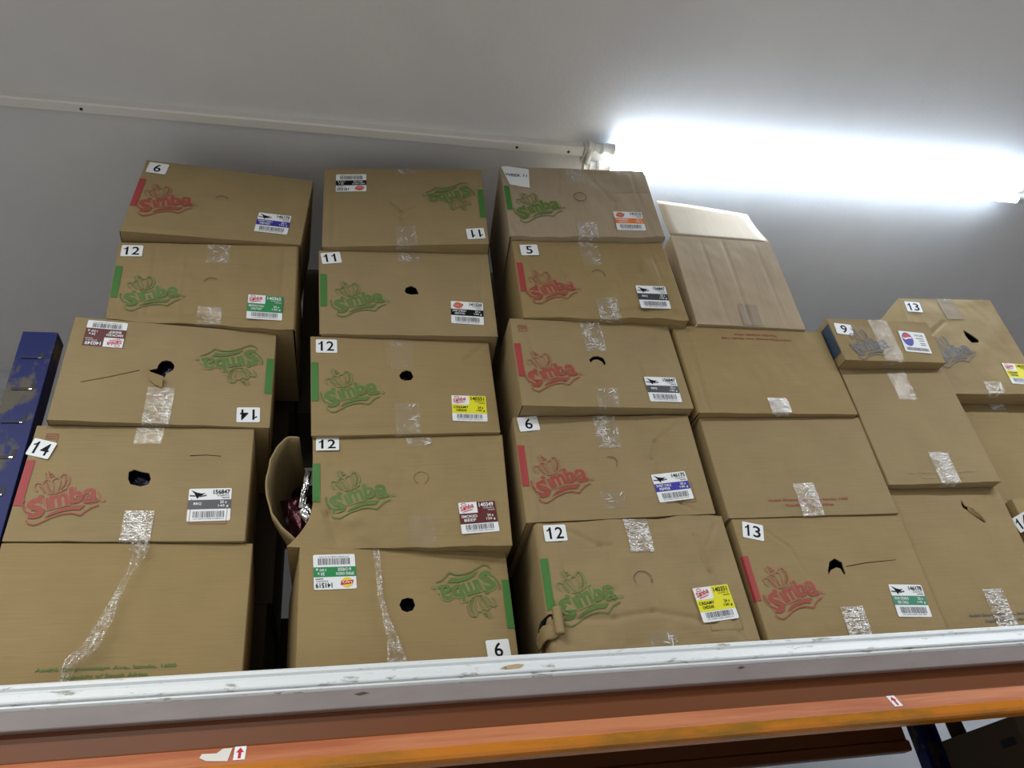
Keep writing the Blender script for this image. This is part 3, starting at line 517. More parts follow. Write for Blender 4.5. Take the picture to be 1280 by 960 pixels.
# ------------------------------------------------------------------ room
v, f = boxmesh(-4, 6, -4.5, 3.65, 4.1, 4.2); struct(build('ceiling', v, f, 'ceiling'))
v, f = boxmesh(-4, 6, 3.55, 3.65, 0, 4.1); struct(build('wall_back', v, f, 'wall'))
v, f = boxmesh(-4.1, -4, -4.5, 3.65, 0, 4.2); struct(build('wall_left', v, f, 'wall_dim'))
v, f = boxmesh(6, 6.1, -4.5, 3.65, 0, 4.2); struct(build('wall_right', v, f, 'wall_dim'))
v, f = boxmesh(-4.1, 6.1, -4.6, -4.5, 0, 4.2); struct(build('wall_front', v, f, 'wall_dim'))
v, f = boxmesh(-4.1, 6.1, -4.6, 3.65, -.1, 0); struct(build('floor', v, f, 'floor'))
prof = [(3.45, 4.1), (3.452, 4.088), (3.462, 4.084)] + [(3.462 + .075 * math.sin(t) , 4.084 - .055 * (1 - math.cos(t)) ) for t in (.3, .7, 1.1, 1.5)] + [(3.538, 4.02), (3.55, 4.017), (3.55, 4.1)]
def extrude_x(prof, x0, x1, n=1, wob=None):
    V = []; F = []; k = len(prof)
    for i in range(n + 1):
        x = x0 + (x1 - x0) * i / n
        for y, z in prof: V.append((x, y, z))
    for i in range(n):
        for j in range(k): F.append((i * k + j, i * k + (j + 1) % k, (i + 1) * k + (j + 1) % k, (i + 1) * k + j))
    F += [tuple(range(k))[::-1], tuple(n * k + j for j in range(k))]
    return V, F
V, F = extrude_x(prof, -4, 6); struct(build('trim_1', V, F, 'wall'))
# ------------------------------------------------------------------ racking
rack = thing('rack_beam', (.6, 1.93, 1.887), 'orange enamelled steel beam with scratched step, running under the white rail across the photo', 'rack beam', 'orange rack beams')
bp = [(1.926, 2.0155), (1.926, 1.960), (1.922, 1.956), (1.898, 1.922), (1.894, 1.917), (1.894, 1.899), (1.897, 1.892), (1.904, 1.888), (1.914, 1.887), (1.955, 1.887), (1.955, 2.0155)]
V, F = extrude_x(bp, -2.2, 4.4, 12); mi = []
for i in range(12): mi += [0, 0, 1, 1, 2, 2, 2, 2, 2, 2, 2]
mi += [2, 2]
build('beam_body', V, F, ['dark_orange', 'orange_worn', 'orange'], rack, mi)
def slope_pt(x, z):   # point on the worn step
    t = (z - 1.922) / (1.956 - 1.922); return (x, 1.898 + .024 * t, z)
def slab(name, poly, ms, holes=()):   # poly in (x, z) on the step, thin sticker
    m = MB()
    for P, mm, o in poly:
        n_ = Vector((0, -.817, .577)) * o
        m.add([tuple(Vector(slope_pt(*p)) + n_) for p in P], [tuple(range(len(P)))], mm)
    return m.out(name, ms, rack)
for xa in (-.202, 1.402):
    hz = .955 + 1
    slab('arrow_sticker', [([(xa - .012, 1.925), (xa + .012, 1.925), (xa + .012, 1.956), (xa - .012, 1.956)], 0, .001),
        ([(xa - .003, 1.928), (xa + .003, 1.928), (xa + .003, 1.942), (xa - .003, 1.942)], 1, .0016), ([(xa - .008, 1.942), (xa + .008, 1.942), (xa, 1.953)], 1, .0016)], ['white', 'logo_red'])
slab('torn_sticker', [([(-.283, 1.936), (-.268, 1.928), (-.225, 1.924), (-.219, 1.954), (-.238, 1.954), (-.250, 1.944), (-.280, 1.945)], 0, .001)], ['cream'])
bb = thing('rack_beam', (0, 3.02, 1.977), 'dark orange steel beam at the back of the rack, below the front beam', 'rack beam', 'orange rack beams')
V, F = extrude_x([(3.0, 2.0938), (3.0, 2.02), (2.985, 2.012), (2.985, 1.982), (2.990, 1.977), (3.04, 1.977), (3.04, 2.0938)], -2.2, 2.19); build('beam_body', V, F, ['dark_orange'], bb)
rail = thing('shelf_rail', (.6, 1.91, 2.0155), 'white moulded rail with two beads and grime, running along the front of the box shelf', 'rail')
rp = [(1.9265, 2.1135), (1.918, 2.1150), (1.911, 2.1140), (1.906, 2.1095), (1.905, 2.103), (1.909, 2.0975), (1.906, 2.094), (1.902, 2.0925), (1.8985, 2.089), (1.8935, 2.0725), (1.894, 2.069), (1.900, 2.0665), (1.8965, 2.064), (1.896, 2.0605), (1.899, 2.057), (1.9015, 2.055), (1.9025, 2.018), (1.904, 2.0158), (1.9265, 2.0158)]
V, F = extrude_x(rp, -2.2, 4.4, 16); k = len(rp); mi = []
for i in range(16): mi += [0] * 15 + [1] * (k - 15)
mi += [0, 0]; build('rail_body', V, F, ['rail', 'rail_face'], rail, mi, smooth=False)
m = MB(); m.add([(.378, 1.8946, 2.079), (.396, 1.894, 2.0765), (.428, 1.8942, 2.078), (.440, 1.8968, 2.086), (.425, 1.8978, 2.089), (.402, 1.8974, 2.0875), (.388, 1.8962, 2.084)], [tuple(range(7))])
m.out('chipped_patch', [mat('chipped_paint', (.45, .33, .18), .8, var=(60, (.12, .09, .06), .55, .7, (1, 1, 1)))], rail)
for x, z, w in ((.055, 2.045, .018), (1.0, 2.047, .012)):
    m = MB(); m.add([(x - w, 1.9012, z), (x - w * .3, 1.9012, z - .004), (x + w, 1.9012, z), (x + w * .2, 1.9012, z + .004)], [(0, 1, 2, 3)]); m.out('scuff_mark', ['shade_and_scuff'], rail)
deck = build('shelf_deck', *boxmesh(-.812, 4.4, 1.93, 3.06, 2.094, 2.1138), 'deck', origin=Vector((1, 2.5, 2.094))); tag(deck, 'brown board shelf deck carrying the stacked boxes behind the white rail', 'shelf')
ld = thing('rack_shelf', (1, 2.5, 1.40), 'lower shelf of the rack below the orange beams, under the dark carton', 'shelf')
build('shelf_board', *boxmesh(-.81, 4.4, 1.95, 2.92, 1.43, 1.45), 'deck', ld)
for y0 in (1.945, 2.87): 
    V, F = boxmesh(-2.2, 4.4, y0, y0 + .05, 1.36, 1.429); build('shelf_beam', V, F, 'dark_orange', ld)
def upright(x0, y0, w, z1, lab, slots, dep=.062, back=False):
    t = thing('rack_upright', (x0 + w / 2, y0 + dep / 2, 0), lab, 'rack post', 'blue rack posts')
    m = MB(); T = .003
    # C section: front face, two flanges, two lips
    pr = [(x0, y0), (x0 + w, y0), (x0 + w + .0, y0 + dep), (x0 + w - .018, y0 + dep), (x0 + w - .018, y0 + dep - T), (x0 + w - T, y0 + dep - T), (x0 + w - T, y0 + T), (x0 + T, y0 + T), (x0 + T, y0 + dep - T), (x0 + .018, y0 + dep - T), (x0 + .018, y0 + dep), (x0, y0 + dep)]
    if back: pr = [(x, 2 * y0 + dep - y) for x, y in pr][::-1]
    k = len(pr); V = [(x, y, 0) for x, y in pr] + [(x, y, z1) for x, y in pr]
    F = [(i, (i + 1) % k, k + (i + 1) % k, k + i) for i in range(k)]
    if not back: F += [(k, k + 1, k + 6, k + 7), (k + 1, k + 2, k + 5, k + 6), (k + 2, k + 3, k + 4, k + 5), (k, k + 7, k + 8, k + 11), (k + 8, k + 9, k + 10, k + 11)]
    o = build('post', V, F, 'blue', t); bevel(o, .002, 2)
    for z in slots:
        m = MB()
        a = x0 + w * .16; b = x0 + w * .78
        m.add([(a, y0 - .0008, z - .002), (b, y0 - .0008, z - .002), (b + .002, y0 - .0008, z + .004), (a + .002, y0 - .0008, z + .004)], [(0, 1, 2, 3)], 0)
        m.add([(b - .009, y0 - .0008, z + .004), (b + .002, y0 - .0008, z + .004), (b - .001, y0 - .0008, z + .024), (b - .007, y0 - .0008, z + .024)], [(0, 1, 2, 3)], 0)
        m.box(a + .002, b - .012, y0 - .003, y0 - .001, z - .0045, z - .0025, m=1)
        m.box(b - .012, b - .004, y0 - .003, y0 - .001, z - .0045, z - .001, m=2)  # silver tip stands in for the highlight on the tab end
        m.out('beam_slot', ['dark_slot', 'blue', 'foil_silver'], t)
    return t
upright(-.914, 2.0, .094, 3.156, 'blue steel rack post with slots and scraped top, left of the leftmost stack', [3.061 - .11 * i for i in range(10)])
upright(2.205, 2.93, .085, 2.0935, 'blue open-fronted rack post under the orange beam near the right edge', [], back=True)
# ------------------------------------------------------------------ lighting fittings on the ceiling
fx = thing('ceiling_batten', (-1.0, 1.87, 4.1), 'long unlit white light batten on the ceiling, left of the lit tubes', 'light fitting')
m = MB(); a = math.radians(.55)
def bt(x, y, z): return (x, y + (x + 1.155) * math.tan(a), z)
vv = [bt(x, y, z) for x in (-3.9, .925) for y, z in ((1.866, 4.1), (1.866, 4.071), (1.872, 4.066), (1.904, 4.066), (1.91, 4.071), (1.91, 4.1))]
m.add(vv, [(j, (j + 1) % 6, 6 + (j + 1) % 6, 6 + j) for j in range(6)] + [(5, 4, 3, 2, 1, 0), (6, 7, 8, 9, 10, 11)]); m.out('batten_body', ['cream'], fx)
for x in (.655, .865, -.9, -2.2):
    m = MB(); p = bt(x, 1.889, 4.0665); m.tube([(p[0], p[1], 4.067), (p[0], p[1], 4.063)], [.006, .005], 8); m.out('screw', ['dark_slot'], fx)
lt = thing('fluorescent_light', (2.0, 1.92, 4.1), 'lit twin tube ceiling lamp glowing above the right-hand boxes', 'ceiling lamp')
m = MB(); m.box(.93, 3.10, 1.885, 1.965, 4.066, 4.1); bevel(m.out('lamp_body', ['cream'], lt), .004)
for x in (.945, 3.06):
    m = MB(); sx = 1 if x < 2 else -1
    m.tube([(x - .012, 1.868, 4.056), (x + .012, 1.868, 4.056)], .021, 14); m.tube([(x - .012, 1.957, 4.045), (x + .012, 1.957, 4.045)], .021, 14)
    m.box(x - .008, x + .008, 1.865, 1.96, 4.035, 4.066)
    m.out('lamp_holder', ['cream'], lt, True)
for y, z, x0 in ((1.872, 4.054, .957), (1.951, 4.044, .957)):
    m = MB(); m.tube([(x0, y, z), (x0 + .03, y, z)], .0185, 16); m.tube([(x0 + .03, y, z), (x0 + .036, y, z)], .021, 16)
    m.tube([(x0 + .036, y, z), (x0 + .085, y, z)], .0225, 16); m2 = MB(); m2.tube([(x0 + .085, y, z), (2.99, y, z)], .019, 12); m2.m = [1 if j_ < 12 and sum(m2.v[q_][2] for q_ in m2.f[j_]) / 4 > z + .004 else 0 for j_ in range(len(m2.f))]; tb = m2.out('tube', ['tube', 'tube_back'], lt, True)
    m.out('tube_cap', ['tube_cap'], tb, True); m = MB(); m.tube([(3.048, y, z), (2.99, y, z)], .0215, 16); m.out('tube_cap', ['tube_cap'], tb, True)
# ------------------------------------------------------------------ cartons on the shelf
GR = 'brown cardboard cartons stacked on the shelf'
INK = dict(A1='red', A2='green', A3='green', A4='red', B1='green', B2='green', B3='green', B4='green', B5='green', C1='green', C2='red', C3='red', C4='red', C5='green', D3='red', E0='grey', F0='grey')
DESC = dict(
 A5='plain carton with peeling tape and green address print, bottom of the leftmost stack',
 A4='carton with red logo and tilted number 14, low in the leftmost stack',
 A3='upside-down carton with inverted number 14, maroon label and torn open hand hole',
 A2='carton with green logo, number 12 and green barcode label, second from top of leftmost stack',
 A1='carton with red logo, number 6 and blue barcode label, top of the leftmost stack',
 B5='upside-down carton with green label and peeling tape, under the split carton',
 B4='split-sided carton spilling shiny packets, with number 12 and maroon smoked beef label',
 B3='carton with number 12, yellow label and open hand hole in the second stack',
 B2='carton with number 11 upright and black-banded label, below the topmost of second stack',
 B1='upside-down carton with inverted number 11, top of the second stack',
 C5='carton with number 12, yellow label and a ripped lower left corner',
 C4='carton with red logo, number 6 and blue label, resting on the ripped one',
 C3='carton with red logo and no number sticker, middle of the middle stack',
 C2='carton with red logo and number 5, second from top of the middle stack',
 C1='carton with white WEEK 11 paper, top of the middle stack',
 D3='carton with number 13, red logo and teal-green label, directly on the shelf',
 D2='plain carton with red address line, on the number 13 red logo carton',
 D1='plain carton with red print near its top edge, under the open box',
 D0='open empty carton with its pale front flap standing up, near the ceiling lamp',
 E2='plain carton with a ripped slit near its top, directly on the shelf',
 E1='tall plain carton under the small flat box, right of the open carton stack',
 E0='small flat carton with number 9, blue-grey logo and round blue emblem label',
 F2='carton at the right edge, directly on the shelf, with a cut-off number sticker',
 F1='plain carton at the right edge, under the number 13 blue-grey-logo carton',
 F0='tall carton with number 13, blue-grey logo and yellow label, top of the rightmost stack')
CRE = dict(
 A1=[([(0, .05), (.5, .03), (1, .05)], .002, .02)],
 A2=[([(.2, 0), (.2, 1)], -.0016, .006), ([(.37, 0), (.36, 1)], .0012, .006), ([(0, .13), (.15, .07), (.5, .09), (.9, .06)], -.003, .01), ([(.92, .0), (.93, 1)], -.002, .006)],
 A4=[([(0, .93), (1, .97)], .0015, .01)],
 B1=[([(.06, 0), (.06, 1)], -.0025, .007), ([(.42, .55), (.48, .45), (.55, .5)], -.004, .007), ([(.48, .45), (.48, .3)], -.003, .009)],
 B2=[([(.96, 1), (.93, .5), (.97, 0)], -.002, .006)],
 B3=[([(.85, .78), (.98, .97)], -.004, .007), ([(0, .06), (.5, .04)], -.003, .01), ([(.40, .98), (.42, .70), (.52, .70)], -.0015, .005)],
 B4=[([(.0, .42), (.08, .30), (.14, .0)], -.006, .012), ([(.03, .30), (.2, .22), (.3, 0)], .004, .02)],
 C1=[([(.39, .9), (.37, .6)], -.003, .008), ([(.9, 1), (.92, 0)], -.003, .007), ([(.62, .8), (.72, .5), (.7, .1)], -.002, .01), ([(.75, .62), (.98, .66)], -.002, .006), ([(.03, .2), (.06, .0)], -.004, .01)],
 C2=[([(.82, .95), (.78, .6), (.86, .3)], -.003, .01), ([(.62, .9), (.66, .3)], -.0018, .008), ([(.27, .8), (.3, .5), (.24, .1)], -.0018, .008), ([(.55, .05), (.75, .12), (.98, .06)], -.005, .012), ([(.9, 1), (.93, 0)], -.002, .006), ([(.1, .02), (.06, .98)], .002, .008)],
 C3=[([(.72, .7), (.76, .2)], -.002, .006), ([(.95, .97), (.88, .8)], -.002, .006), ([(.1, 1), (.11, 0)], -.0015, .006), ([(.27, .5), (.26, 0)], -.0015, .006)],
 C4=[([(.98, .97), (.77, .72), (.73, .55), (.76, .25), (.83, .12), (.9, .02)], -.0035, .007), ([(.70, 1), (.71, .1)], -.002, .007), ([(.05, 1), (.05, 0)], .002, .008)],
 C5=[([(.14, .93), (.30, .79), (.36, .79)], -.003, .007), ([(.82, .83), (.85, .55), (.92, .02)], -.0035, .008), ([(.36, .97), (.33, .45), (.31, .1)], -.002, .008), ([(.58, .9), (.56, .2)], -.0016, .008), ([(.06, .27), (.3, .25), (.5, .28), (.8, .18)], -.003, .008), ([(.95, .93), (.87, .75)], -.0025, .006), ([(.1, .9), (.1, .3)], -.0015, .006)],
 D0=[([(.28, 1), (.29, 0)], -.0012, .006), ([(.5, 1), (.5, 0)], -.0016, .006), ([(.83, 1), (.84, 0)], -.0014, .006)],
 D1=[([(.07, 1), (.06, 0)], -.003, .006)],
 D2=[([(.5, 1), (.5, 0)], .001, .02)],
 D3=[([(.14, .93), (.27, .75), (.32, .5)], -.0015, .005)],
 E1=[([(.6, 1), (.62, 0)], -.0014, .006), ([(.8, .8), (.8, .3)], -.0012, .006)],
 E2=[([(.84, .92), (.86, .4)], -.0016, .006), ([(.92, .92), (.95, .2)], -.0016, .006), ([(.75, .9), (.72, .4)], -.0012, .006)],
 F0=[([(.0, .52), (.35, .74)], -.003, .005)],
 F1=[([(.3, 1), (.3, 0)], -.0014, .006), ([(.7, 1), (.72, 0)], -.0014, .006)])
WR = dict(C1=(.006, .006), C2=(.006, .005), C3=(.003, .004), C4=(.004, .004), C5=(.006, .006), A2=(.005, .004), A1=(.003, .003), B4=(.005, .006), E0=(.004, .002), F0=(.004, .006))
DEPTH = dict(E0=.27, D0=.42)
def b4warp(u, v):
    t = max(0, (.42 - v) / .42); return Vector((-.022, -.006, 0)) * (1 - u) ** 14 * t * t * 3 if t > 0 else Vector((0, 0, 0))
PN = {}; TH = {}
seed = 0
for col in ('ABCDEF'):
    for n in sorted([k for k in Q if k[0] == col], reverse=True):
        seed += 1; q = Q[n]; wr, bg = WR.get(n, (.002, .003))
        bot = {'A2': -.008, 'C1': -.009, 'C2': -.011, 'B4': -.005, 'C5': 0}.get(n, .0015); top = {'C5': .012, 'C4': .003, 'C1': .003}.get(n, .0015)
        if n[1] in '5' or n in ('D3', 'E2', 'F2'): bot = 0
        pn = Panel(q, seed, wr, bg, CRE.get(n, ()), bot, top, b4warp if n == 'B4' else None); PN[n] = pn
        dep = DEPTH.get(n, .40 if n not in ('E1', 'E2', 'F0', 'F1', 'F2') else .38)
        mid = (pn.BL + pn.BR) / 2 - pn.n * dep / 2
        t = thing('cardboard_box', (mid.x, mid.y, min(pn.BL.z, pn.BR.z)), DESC[n], 'box', GR); TH[n] = t
        vb = 'board_v' if n in ('C1', 'D0') else 'board'
        carton_body(pn, t, dep, HOLE.get(n, ()), vb, step=.005 if n[0] == 'C' or n in ('A2', 'B4') else .0065, left=n != 'B4', top=n != 'D0', lbev={'C5': .022, 'B2': .01, 'D1': .010, 'C1': .008, 'C2': .01, 'C3': .006}.get(n), bev={'A2': .012}.get(n, .005))
        if n in INK:
            ink = INK[n]
            L = LOGO[n]; logo(pn, t, L[0], L[1], L[2] + {'E0': -3}.get(n, 0), ink, {'E0': .92}.get(n, 1.0), True)
            if n in BARS:
                (u0, v1), (u1, v0) = BARS[n]; fl = u0 > .5; d = Decal(pn, 0, 0, base=.0017)
                W_, H_ = pn.W, pn.H; e = .018; ui = .036 if n not in ('A1', 'A2', 'A4', 'C1', 'D3', 'C5') else .036
                if n == 'E0': v1, v0, ui = .88, .2, .0
                K = 8; pts = []; 
                xs = ([-.0008 / W_, 0, ui / 3, ui * 2 / 3, ui] if n not in ('D3', 'C5', 'E0') else [-.05 if n == 'E0' else -.022, -.006, 0, .014, .022]) if not fl else [1 - ui, 1 - ui / 2, 1]
                if n == 'E0': xs = [-.16, -.08, -.03, -.012]
                for x in xs:
                    for j in range(K + 1): pts.append((x * W_, (v0 + (v1 - v0) * j / K) * H_))
                d.put(pts, [(i * (K + 1) + j, (i + 1) * (K + 1) + j, (i + 1) * (K + 1) + j + 1, i * (K + 1) + j + 1) for i in range(len(xs) - 1) for j in range(K)], ink + '_bar')
                d.out('colour_band', t)
        if n in STK: s_ = STK[n]; sticker(pn, t, s_[0], s_[1], s_[2], s_[3])
        if n in LAB and n in LBL: s_ = LBL[n]; label(pn, t, s_[0], s_[1], s_[2], LAB[n], seed)
        if n in ARC:
            u0, v0, r, a0, a1 = ARC[n]; d = Decal(pn, u0, v0, base=.0016); r *= pn.W
            if n != 'B4':
                d.line(arcp(0, 0, r, r, a0, a1, 18), .0022, 'black' if n != 'B1' else 'board_in', 0); d.line(arcp(0, -.0022, r, r, a0, a1, 18), .0018, 'board_in', 0); 
            else: d.line(arcp(0, 0, r, r, a0, a1, 18), .0012, 'dark_orange', 0)
            d.out('hand_hole_cut', t)
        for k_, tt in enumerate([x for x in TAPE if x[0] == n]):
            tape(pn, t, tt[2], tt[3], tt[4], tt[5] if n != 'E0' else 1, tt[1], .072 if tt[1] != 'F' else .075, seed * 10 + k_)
# extra prints
def address(n, uc, v, rot, ink, w=.27):
    pn = PN[n]; d = Decal(pn, uc, v, rot, base=.0016); d.text('André Greyvensteyn Ave., Isando, 1600', -w / 2, .0035, w, .011, ink, 0, .03); d.text('Republic of South Africa', -w * .3, -.0145, w * .6, .011, ink, 0, .03)
    d.out('address_print', TH[n])
address('A5', .49, .122, 0, 'green', .30); address('D2', .487, .125, 0, 'red'); address('D1', .525, .895, 180, 'red')
address('E2', .535, .095, 0, 'grey', .25); address('F1', .50, .070, 0, 'grey', .25); address('E1', .50, .068, 0, 'board_in', .25)
for n, u, v, w, h in (('C3', .064, .881, .028, .024), ('A4', .079, .88, .028, .026)):
    d = Decal(PN[n], u, v, base=.0016); d.line([(-w / 2, -h / 2), (w / 2, -h / 2), (w / 2, h / 2), (-w / 2, h / 2), (-w / 2, -h / 2)], .0016, 'red', 0)
    d.line([(-w * .35, .006), (w * .35, .006)], .0022, 'red', 0); d.line([(-w * .35, -.001), (w * .35, -.001)], .0022, 'red', 0); d.out('stamp_print', TH[n])
for n, u, v, ink in (('A4', .83, .245, 'red'), ('C4', .83, .215, 'dark_orange'), ('C5', .85, .215, 'green')):
    d = Decal(PN[n], u, v, base=.0015); w, h = .092, .07; d.line([(-w / 2, h / 2), (-w / 2, -h / 2), (w / 2, -h / 2), (w / 2, h / 2)], .0013, ink, 0); d.out('label_outline_print', TH[n])
# white sheet taped to the top left of the middle stack
pn = PN['C1']; d = Decal(pn, 0, 0, base=.003); K = 8
tl, tr, br, bl = (-.004, 1.012), (.186, .955), (.172, .675), (.040, .735)
pts = []
for i in range(K + 1):
    for j in range(K + 1):
        a_, b_ = i / K, j / K; x = (bl[0] * (1 - a_) + br[0] * a_) * (1 - b_) + (tl[0] * (1 - a_) + tr[0] * a_) * b_; y = (bl[1] * (1 - a_) + br[1] * a_) * (1 - b_) + (tl[1] * (1 - a_) + tr[1] * a_) * b_
        pts.append((x * pn.W, y * pn.H))
d.put(pts, [(i * (K + 1) + j, (i + 1) * (K + 1) + j, (i + 1) * (K + 1) + j + 1, i * (K + 1) + j + 1) for i in range(K) for j in range(K)], 'paper')
d.base = .004
def wk(x, y): return (x, y - .10 * (x - .0))
d.text('WEEK 11', .011, .858 * pn.H, .082, .013, 'black', 1, .012, wk); d.out('paper_note', TH['C1'])
# round emblem label on the small flat box
pn = PN['E0']; L = LBL['E0']; d = Decal(pn, L[0], L[1], -3, base=.0018, flat=(.054, .047)); d.rrect(-.054, -.047, .054, .047, 'white', .004)
d.disc(-.026, .010, .022, .031, 'lab_blue', 1, 24); d.disc(-.026, .014, .0185, .022, 'logo_red', 2, 20, 10, 170)
d.put([(-.046, .012), (-.036, .006), (-.024, .012), (-.008, .014), (-.008, .020), (-.024, .019), (-.036, .014), (-.045, .018)], [(0, 1, 6, 7), (1, 2, 5, 6), (2, 3, 4, 5)], 'white', 3)
d.text('141540', .008, .026, .036, .011, 'grey_print', 1, .01)
for y in (.016, .006, -.006, -.014): d.rect(.020 if y < .01 else .010, y, .042, y + .003, 'grey_print', 1, 1)
rnd = random.Random(4); x = -.044
while x < .044: b_ = rnd.choice((.0012, .002, .003)); d.rect(x, -.040, x + b_, -.026, 'grey_print', 1, 1); x += b_ + .0012
d.out('barcode_label', TH['E0'])
# loose tape
ribbon(PN['A5'], TH['A5'], RIB['A5'], [.05, .045, .03, .016, .018, .03, .035, .03, .016], 3, .03)
ribbon(PN['B5'], TH['B5'], RIB['B5'], [.018, .016, .014, .018, .03, .055], 8, .012)
# torn hand-hole tongue on the inverted number 14 carton
pn = PN['A3']; V = [tuple(pn.P(u, v, o)) for u, v, o in ((.385, .525, .001), (.41, .47, .010), (.44, .445, .014), (.474, .425, .013), (.474, .335, .003), (.44, .36, .003), (.41, .405, .002))]
o = build('torn_tongue', V, [(0, 1, 6), (1, 2, 5, 6), (2, 3, 4, 5)], ['board'], TH['A3']); sm = o.modifiers.new('t', 'SOLIDIFY'); sm.thickness = .003
# torn strip under the slit of the ripped carton
pn = PN['E2']; V = [tuple(pn.P(u, v, o)) for u, v, o in ((.635, .86, .002), (.66, .825, .009), (.70, .785, .010), (.745, .742, .002), (.70, .768, .001), (.655, .80, .001), (.628, .83, .001))]
o = build('torn_strip', V, [(0, 1, 5, 6), (1, 2, 4, 5), (2, 3, 4)], ['board'], TH['E2']); o.modifiers.new('t', 'SOLIDIFY').thickness = .002
# ripped corner of the bottom middle carton: a dark gash round the corner and a rolled-back sheet
pn = PN['C5']; t = TH['C5']; dx = pn.dirx()
d = Decal(pn, 0, 0, base=.008); W_, H_ = pn.W, pn.H
g = [(-.20, .20), (-.19, .255), (-.15, .285), (-.09, .300), (-.04, .292), (-.012, .305), (.004, .30), (.004, .25), (-.03, .22), (-.08, .21), (-.13, .18)]
pts = [(-.11, .24)] + g; d.put([(x * W_, y * H_) for x, y in pts], [(0, i + 1, (i + 1) % len(g) + 1) for i in range(len(g))], 'dark_slot'); d.out('torn_gash', t)
V = []; F = []; n = 14; m_ = 10
for j in range(m_ + 1):
    for i in range(n + 1):
        s_ = i / n; w_ = j / m_
        if s_ < .6:   # loose sheet across the side, curving inwards at its torn top
            u_ = -.19 + .19 * s_ / .6; v_ = .135 + (.070 + .05 * s_) * w_ + .012 * noise.noise(Vector((i * .8, j * .3, 2))); p = pn.P(u_, v_, .012 + .006 * w_ + .004 * noise.noise(Vector((i * .7, j * .7, 4))))
        else:         # the part rolled back on the front face
            a_ = (s_ - .6) / .4 * 5.0 - 1.9; r_ = .0105; v_ = .155 + .185 * w_ + .008 * noise.noise(Vector((i * .8, j * .3, 2))); p = pn.P(.022, v_, .006) + dx * r_ * math.cos(a_) + pn.n * (r_ * math.sin(a_) + .008)
        V.append(tuple(p))
for j in range(m_):
    for i in range(n): a_ = j * (n + 1) + i; F.append((a_, a_ + 1, a_ + n + 2, a_ + n + 1))
o = build('torn_curl', V, F, ['board'], t, smooth=True); o.modifiers.new('t', 'SOLIDIFY').thickness = .003
# open carton: standing front flap and flaps hanging inside
pn = PN['D0']; t = TH['D0']; V = []; F = []; K = 10
for i in range(K + 1):
    a_ = i / K
    for j in range(K + 1):
        b_ = j / K; p = pn.TL.lerp(pn.TR, a_); top_ = Vector((-.005 - .012 * a_, .010 + .028 * a_, .203 - .006 * a_))
        q_ = p + top_ * b_ + Vector((0, .006 * math.sin(b_ * math.pi), 0)) + Vector((.0, 0, .003 * math.sin(a_ * math.pi) * b_))
        V.append(tuple(q_))
for i in range(K):
    for j in range(K): a_ = i * (K + 1) + j; F.append((a_, a_ + K + 1, a_ + K + 2, a_ + 1))
o = build('top_flap', V, F, ['board_v'], t, uvs=[(v[0], v[2]) for v in V], smooth=True); sm = o.modifiers.new('t', 'SOLIDIFY'); sm.thickness = .004
for sd in (0, 1):
    e0 = (pn.TL if sd == 0 else pn.TR) + pn.dirx() * (.004 if sd == 0 else -.004); V = [e0, e0 - pn.n * .40, e0 - pn.n * .39 + Vector((.02 if sd == 0 else -.02, 0, -.18)), e0 - pn.n * .01 + Vector((.02 if sd == 0 else -.02, 0, -.18))]
    o = build('side_flap', [tuple(x) for x in V], [(0, 1, 2, 3)], ['board_v'], t); o.modifiers.new('t', 'SOLIDIFY').thickness = .004
# split side of the carton in the second stack
t = TH['B4']; pn = PN['B4']
rim = [(-.066, 2.452), (-.110, 2.480), (-.148, 2.516), (-.178, 2.560), (-.193, 2.610), (-.198, 2.665), (-.191, 2.725), (-.174, 2.768), (-.150, 2.800), (-.118, 2.796)]
V = []; F = []; K = 10; nr = len(rim) * 3
RR = []
for i in range(nr + 1):
    f_ = i / nr * (len(rim) - 1); k_ = min(int(f_), len(rim) - 2); w_ = f_ - k_; RR.append((rim[k_][0] * (1 - w_) + rim[k_ + 1][0] * w_, rim[k_][1] * (1 - w_) + rim[k_ + 1][1] * w_))
for i, (x, z) in enumerate(RR):
    zb = 2.452 + (2.79 - 2.452) * i / nr
    for j in range(K + 1):
        s_ = j / K; e_ = s_ ** 1.6
        V.append((x + (-.079 - x) * e_ + .003 * noise.noise(Vector((i * .3, j * .5, 3))), 2.012 + .006 * noise.noise(Vector((i * .5, 0, 9))) + .39 * s_, z + (zb - z) * e_))
for i in range(nr):
    for j in range(K): a_ = i * (K + 1) + j; F.append((a_, a_ + 1, a_ + K + 2, a_ + K + 1))
o = build('burst_side_panel', V, F, ['board'], t, uvs=[(v[1], v[2]) for v in V], smooth=True); o.modifiers.new('t', 'SOLIDIFY').thickness = .005
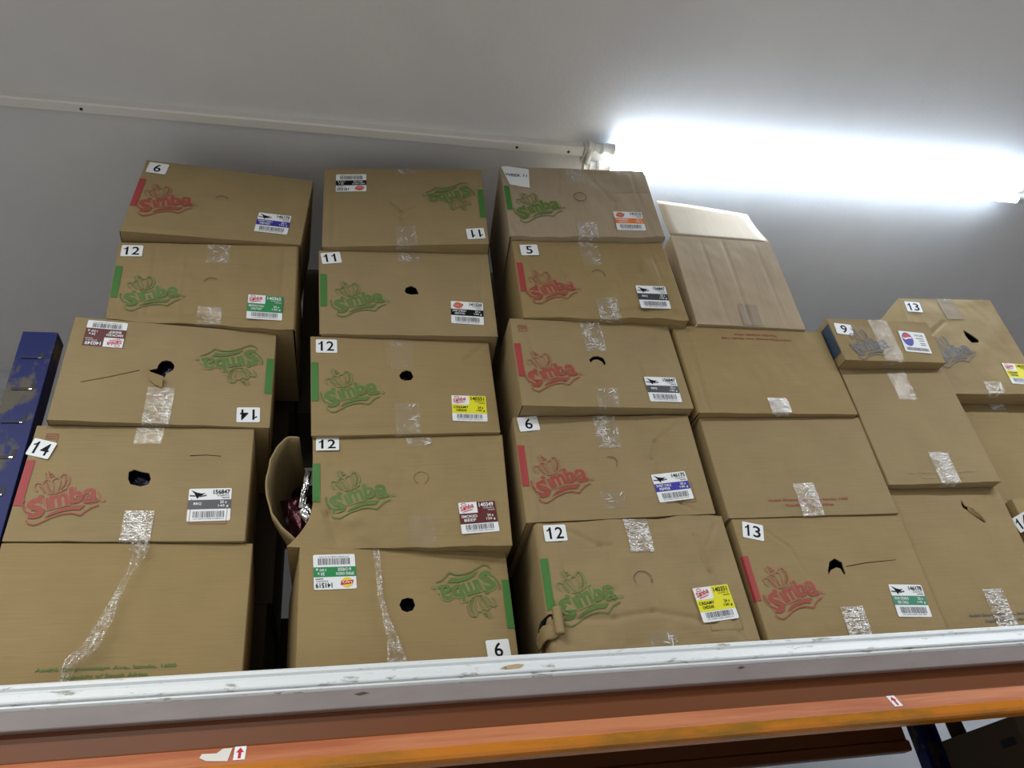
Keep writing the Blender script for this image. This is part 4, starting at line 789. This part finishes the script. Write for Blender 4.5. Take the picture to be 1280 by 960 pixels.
# ------------------------------------------------------------------ packets seen inside
packet('maroon foil snack packet bulging from the split side of a carton', (-.105, 2.13, 2.585), .045, .035, .085, 'foil_maroon', 3, .25)
packet('silver folded foil packet edge standing inside the split carton', (-.098, 2.075, 2.665), .010, .010, .060, 'foil_silver', 5, -.12)
packet('crumpled silver packet corner low in the split carton opening', (-.088, 2.055, 2.580), .022, .012, .022, 'foil_silver', 7, .7)
packet('dark snack packet added as dark fill inside the split carton, behind the maroon one', (-.085, 2.24, 2.615), .055, .05, .15, 'foil_dark', 11, .1)  # added as dark fill behind the opening
for n, lab_, m_ in (('A3', 'dark foil snack packet behind the torn hand hole of the inverted 14 carton', 'foil_dark'), ('A4', 'dark glossy snack packet seen through the hand hole beside the tilted 14', 'foil_dark'),
                    ('B2', 'dark snack packet inside the upright number 11 carton', 'foil_dark'), ('B3', 'maroon and silver packet inside the carton with the yellow label in second stack', 'foil_maroon'), ('B5', 'dark shiny packet inside the bottom carton of the second stack', 'foil_dark')):
    pn = PN[n]; h = HOLE[n][0]; u_ = sum(p[0] for p in h) / len(h); v_ = sum(p[1] for p in h) / len(h); c_ = pn.P(u_, v_, -.062)
    packet(lab_, (c_.x, c_.y, c_.z), .09, .03, .08, m_, hash(n) % 7 if False else ord(n[0]) + int(n[1]), .2)
# ------------------------------------------------------------------ cartons further back
def plain(loc, w, dep, h, lab_, sd, grp='plain cartons in the back row', mt='board'):
    t = thing('cardboard_box', (loc[0] + w / 2, loc[1] + dep / 2, loc[2]), lab_, 'box', grp); x, y, z = loc
    pn = Panel([(x, y, z + h), (x + w, y, z + h), (x + w, y, z), (x, y, z)], sd, .002, .003); carton_body(pn, t, dep, (), mt, step=.03); return t, pn
zs = 2.1142
LVL = ['bottom', 'second', 'third', 'fourth', 'fifth']
for i in range(4): plain((-.775 + .015 * i, 2.45, zs + .358 * i), .56, .40, .356, 'shaded carton in the back row behind the leftmost stack, %s level up' % LVL[i], 60 + i, mt='shade_and_scuff')
for i in range(5): plain((-.01 if i < 3 else -.155, 2.47, zs + .358 * i), .56, .40, .356, 'shaded carton in the back row behind the second stack, %s level up' % LVL[i], 70 + i, mt='shade_and_scuff')
for i in range(5): plain((.565, 2.44, zs + .358 * i), .53, .40, .356, 'dark carton added behind the middle stack to darken its gap, %s level up' % LVL[i], 50 + i, mt='shade_and_scuff')  # row added so the gap beside the middle stack reads dark
plain((-.62, 2.90, zs), .56, .14, .47, 'dark narrow carton at the back of the shelf, between the two left stacks', 80, mt='shade_and_scuff')
t, pn = plain((2.265, 2.5, 1.4502), .55, .40, .535, 'shadowed open carton on the lower shelf, under the right end of the orange beam', 90, 'cartons on the lower shelf', 'shade_and_scuff')
o = build('open_flap', [(2.30, 2.88, 1.984), (2.375, 2.88, 1.984), (2.372, 2.888, 2.085), (2.302, 2.888, 2.088)], [(0, 1, 2, 3)], ['shade_and_scuff'], t); o.modifiers.new('t', 'SOLIDIFY').thickness = .004
o = build('dark_label', [(2.258, 2.60, 1.90), (2.258, 2.53, 1.90), (2.258, 2.53, 1.925), (2.258, 2.60, 1.925)], [(0, 1, 2, 3)], ['dark_slot'], t)
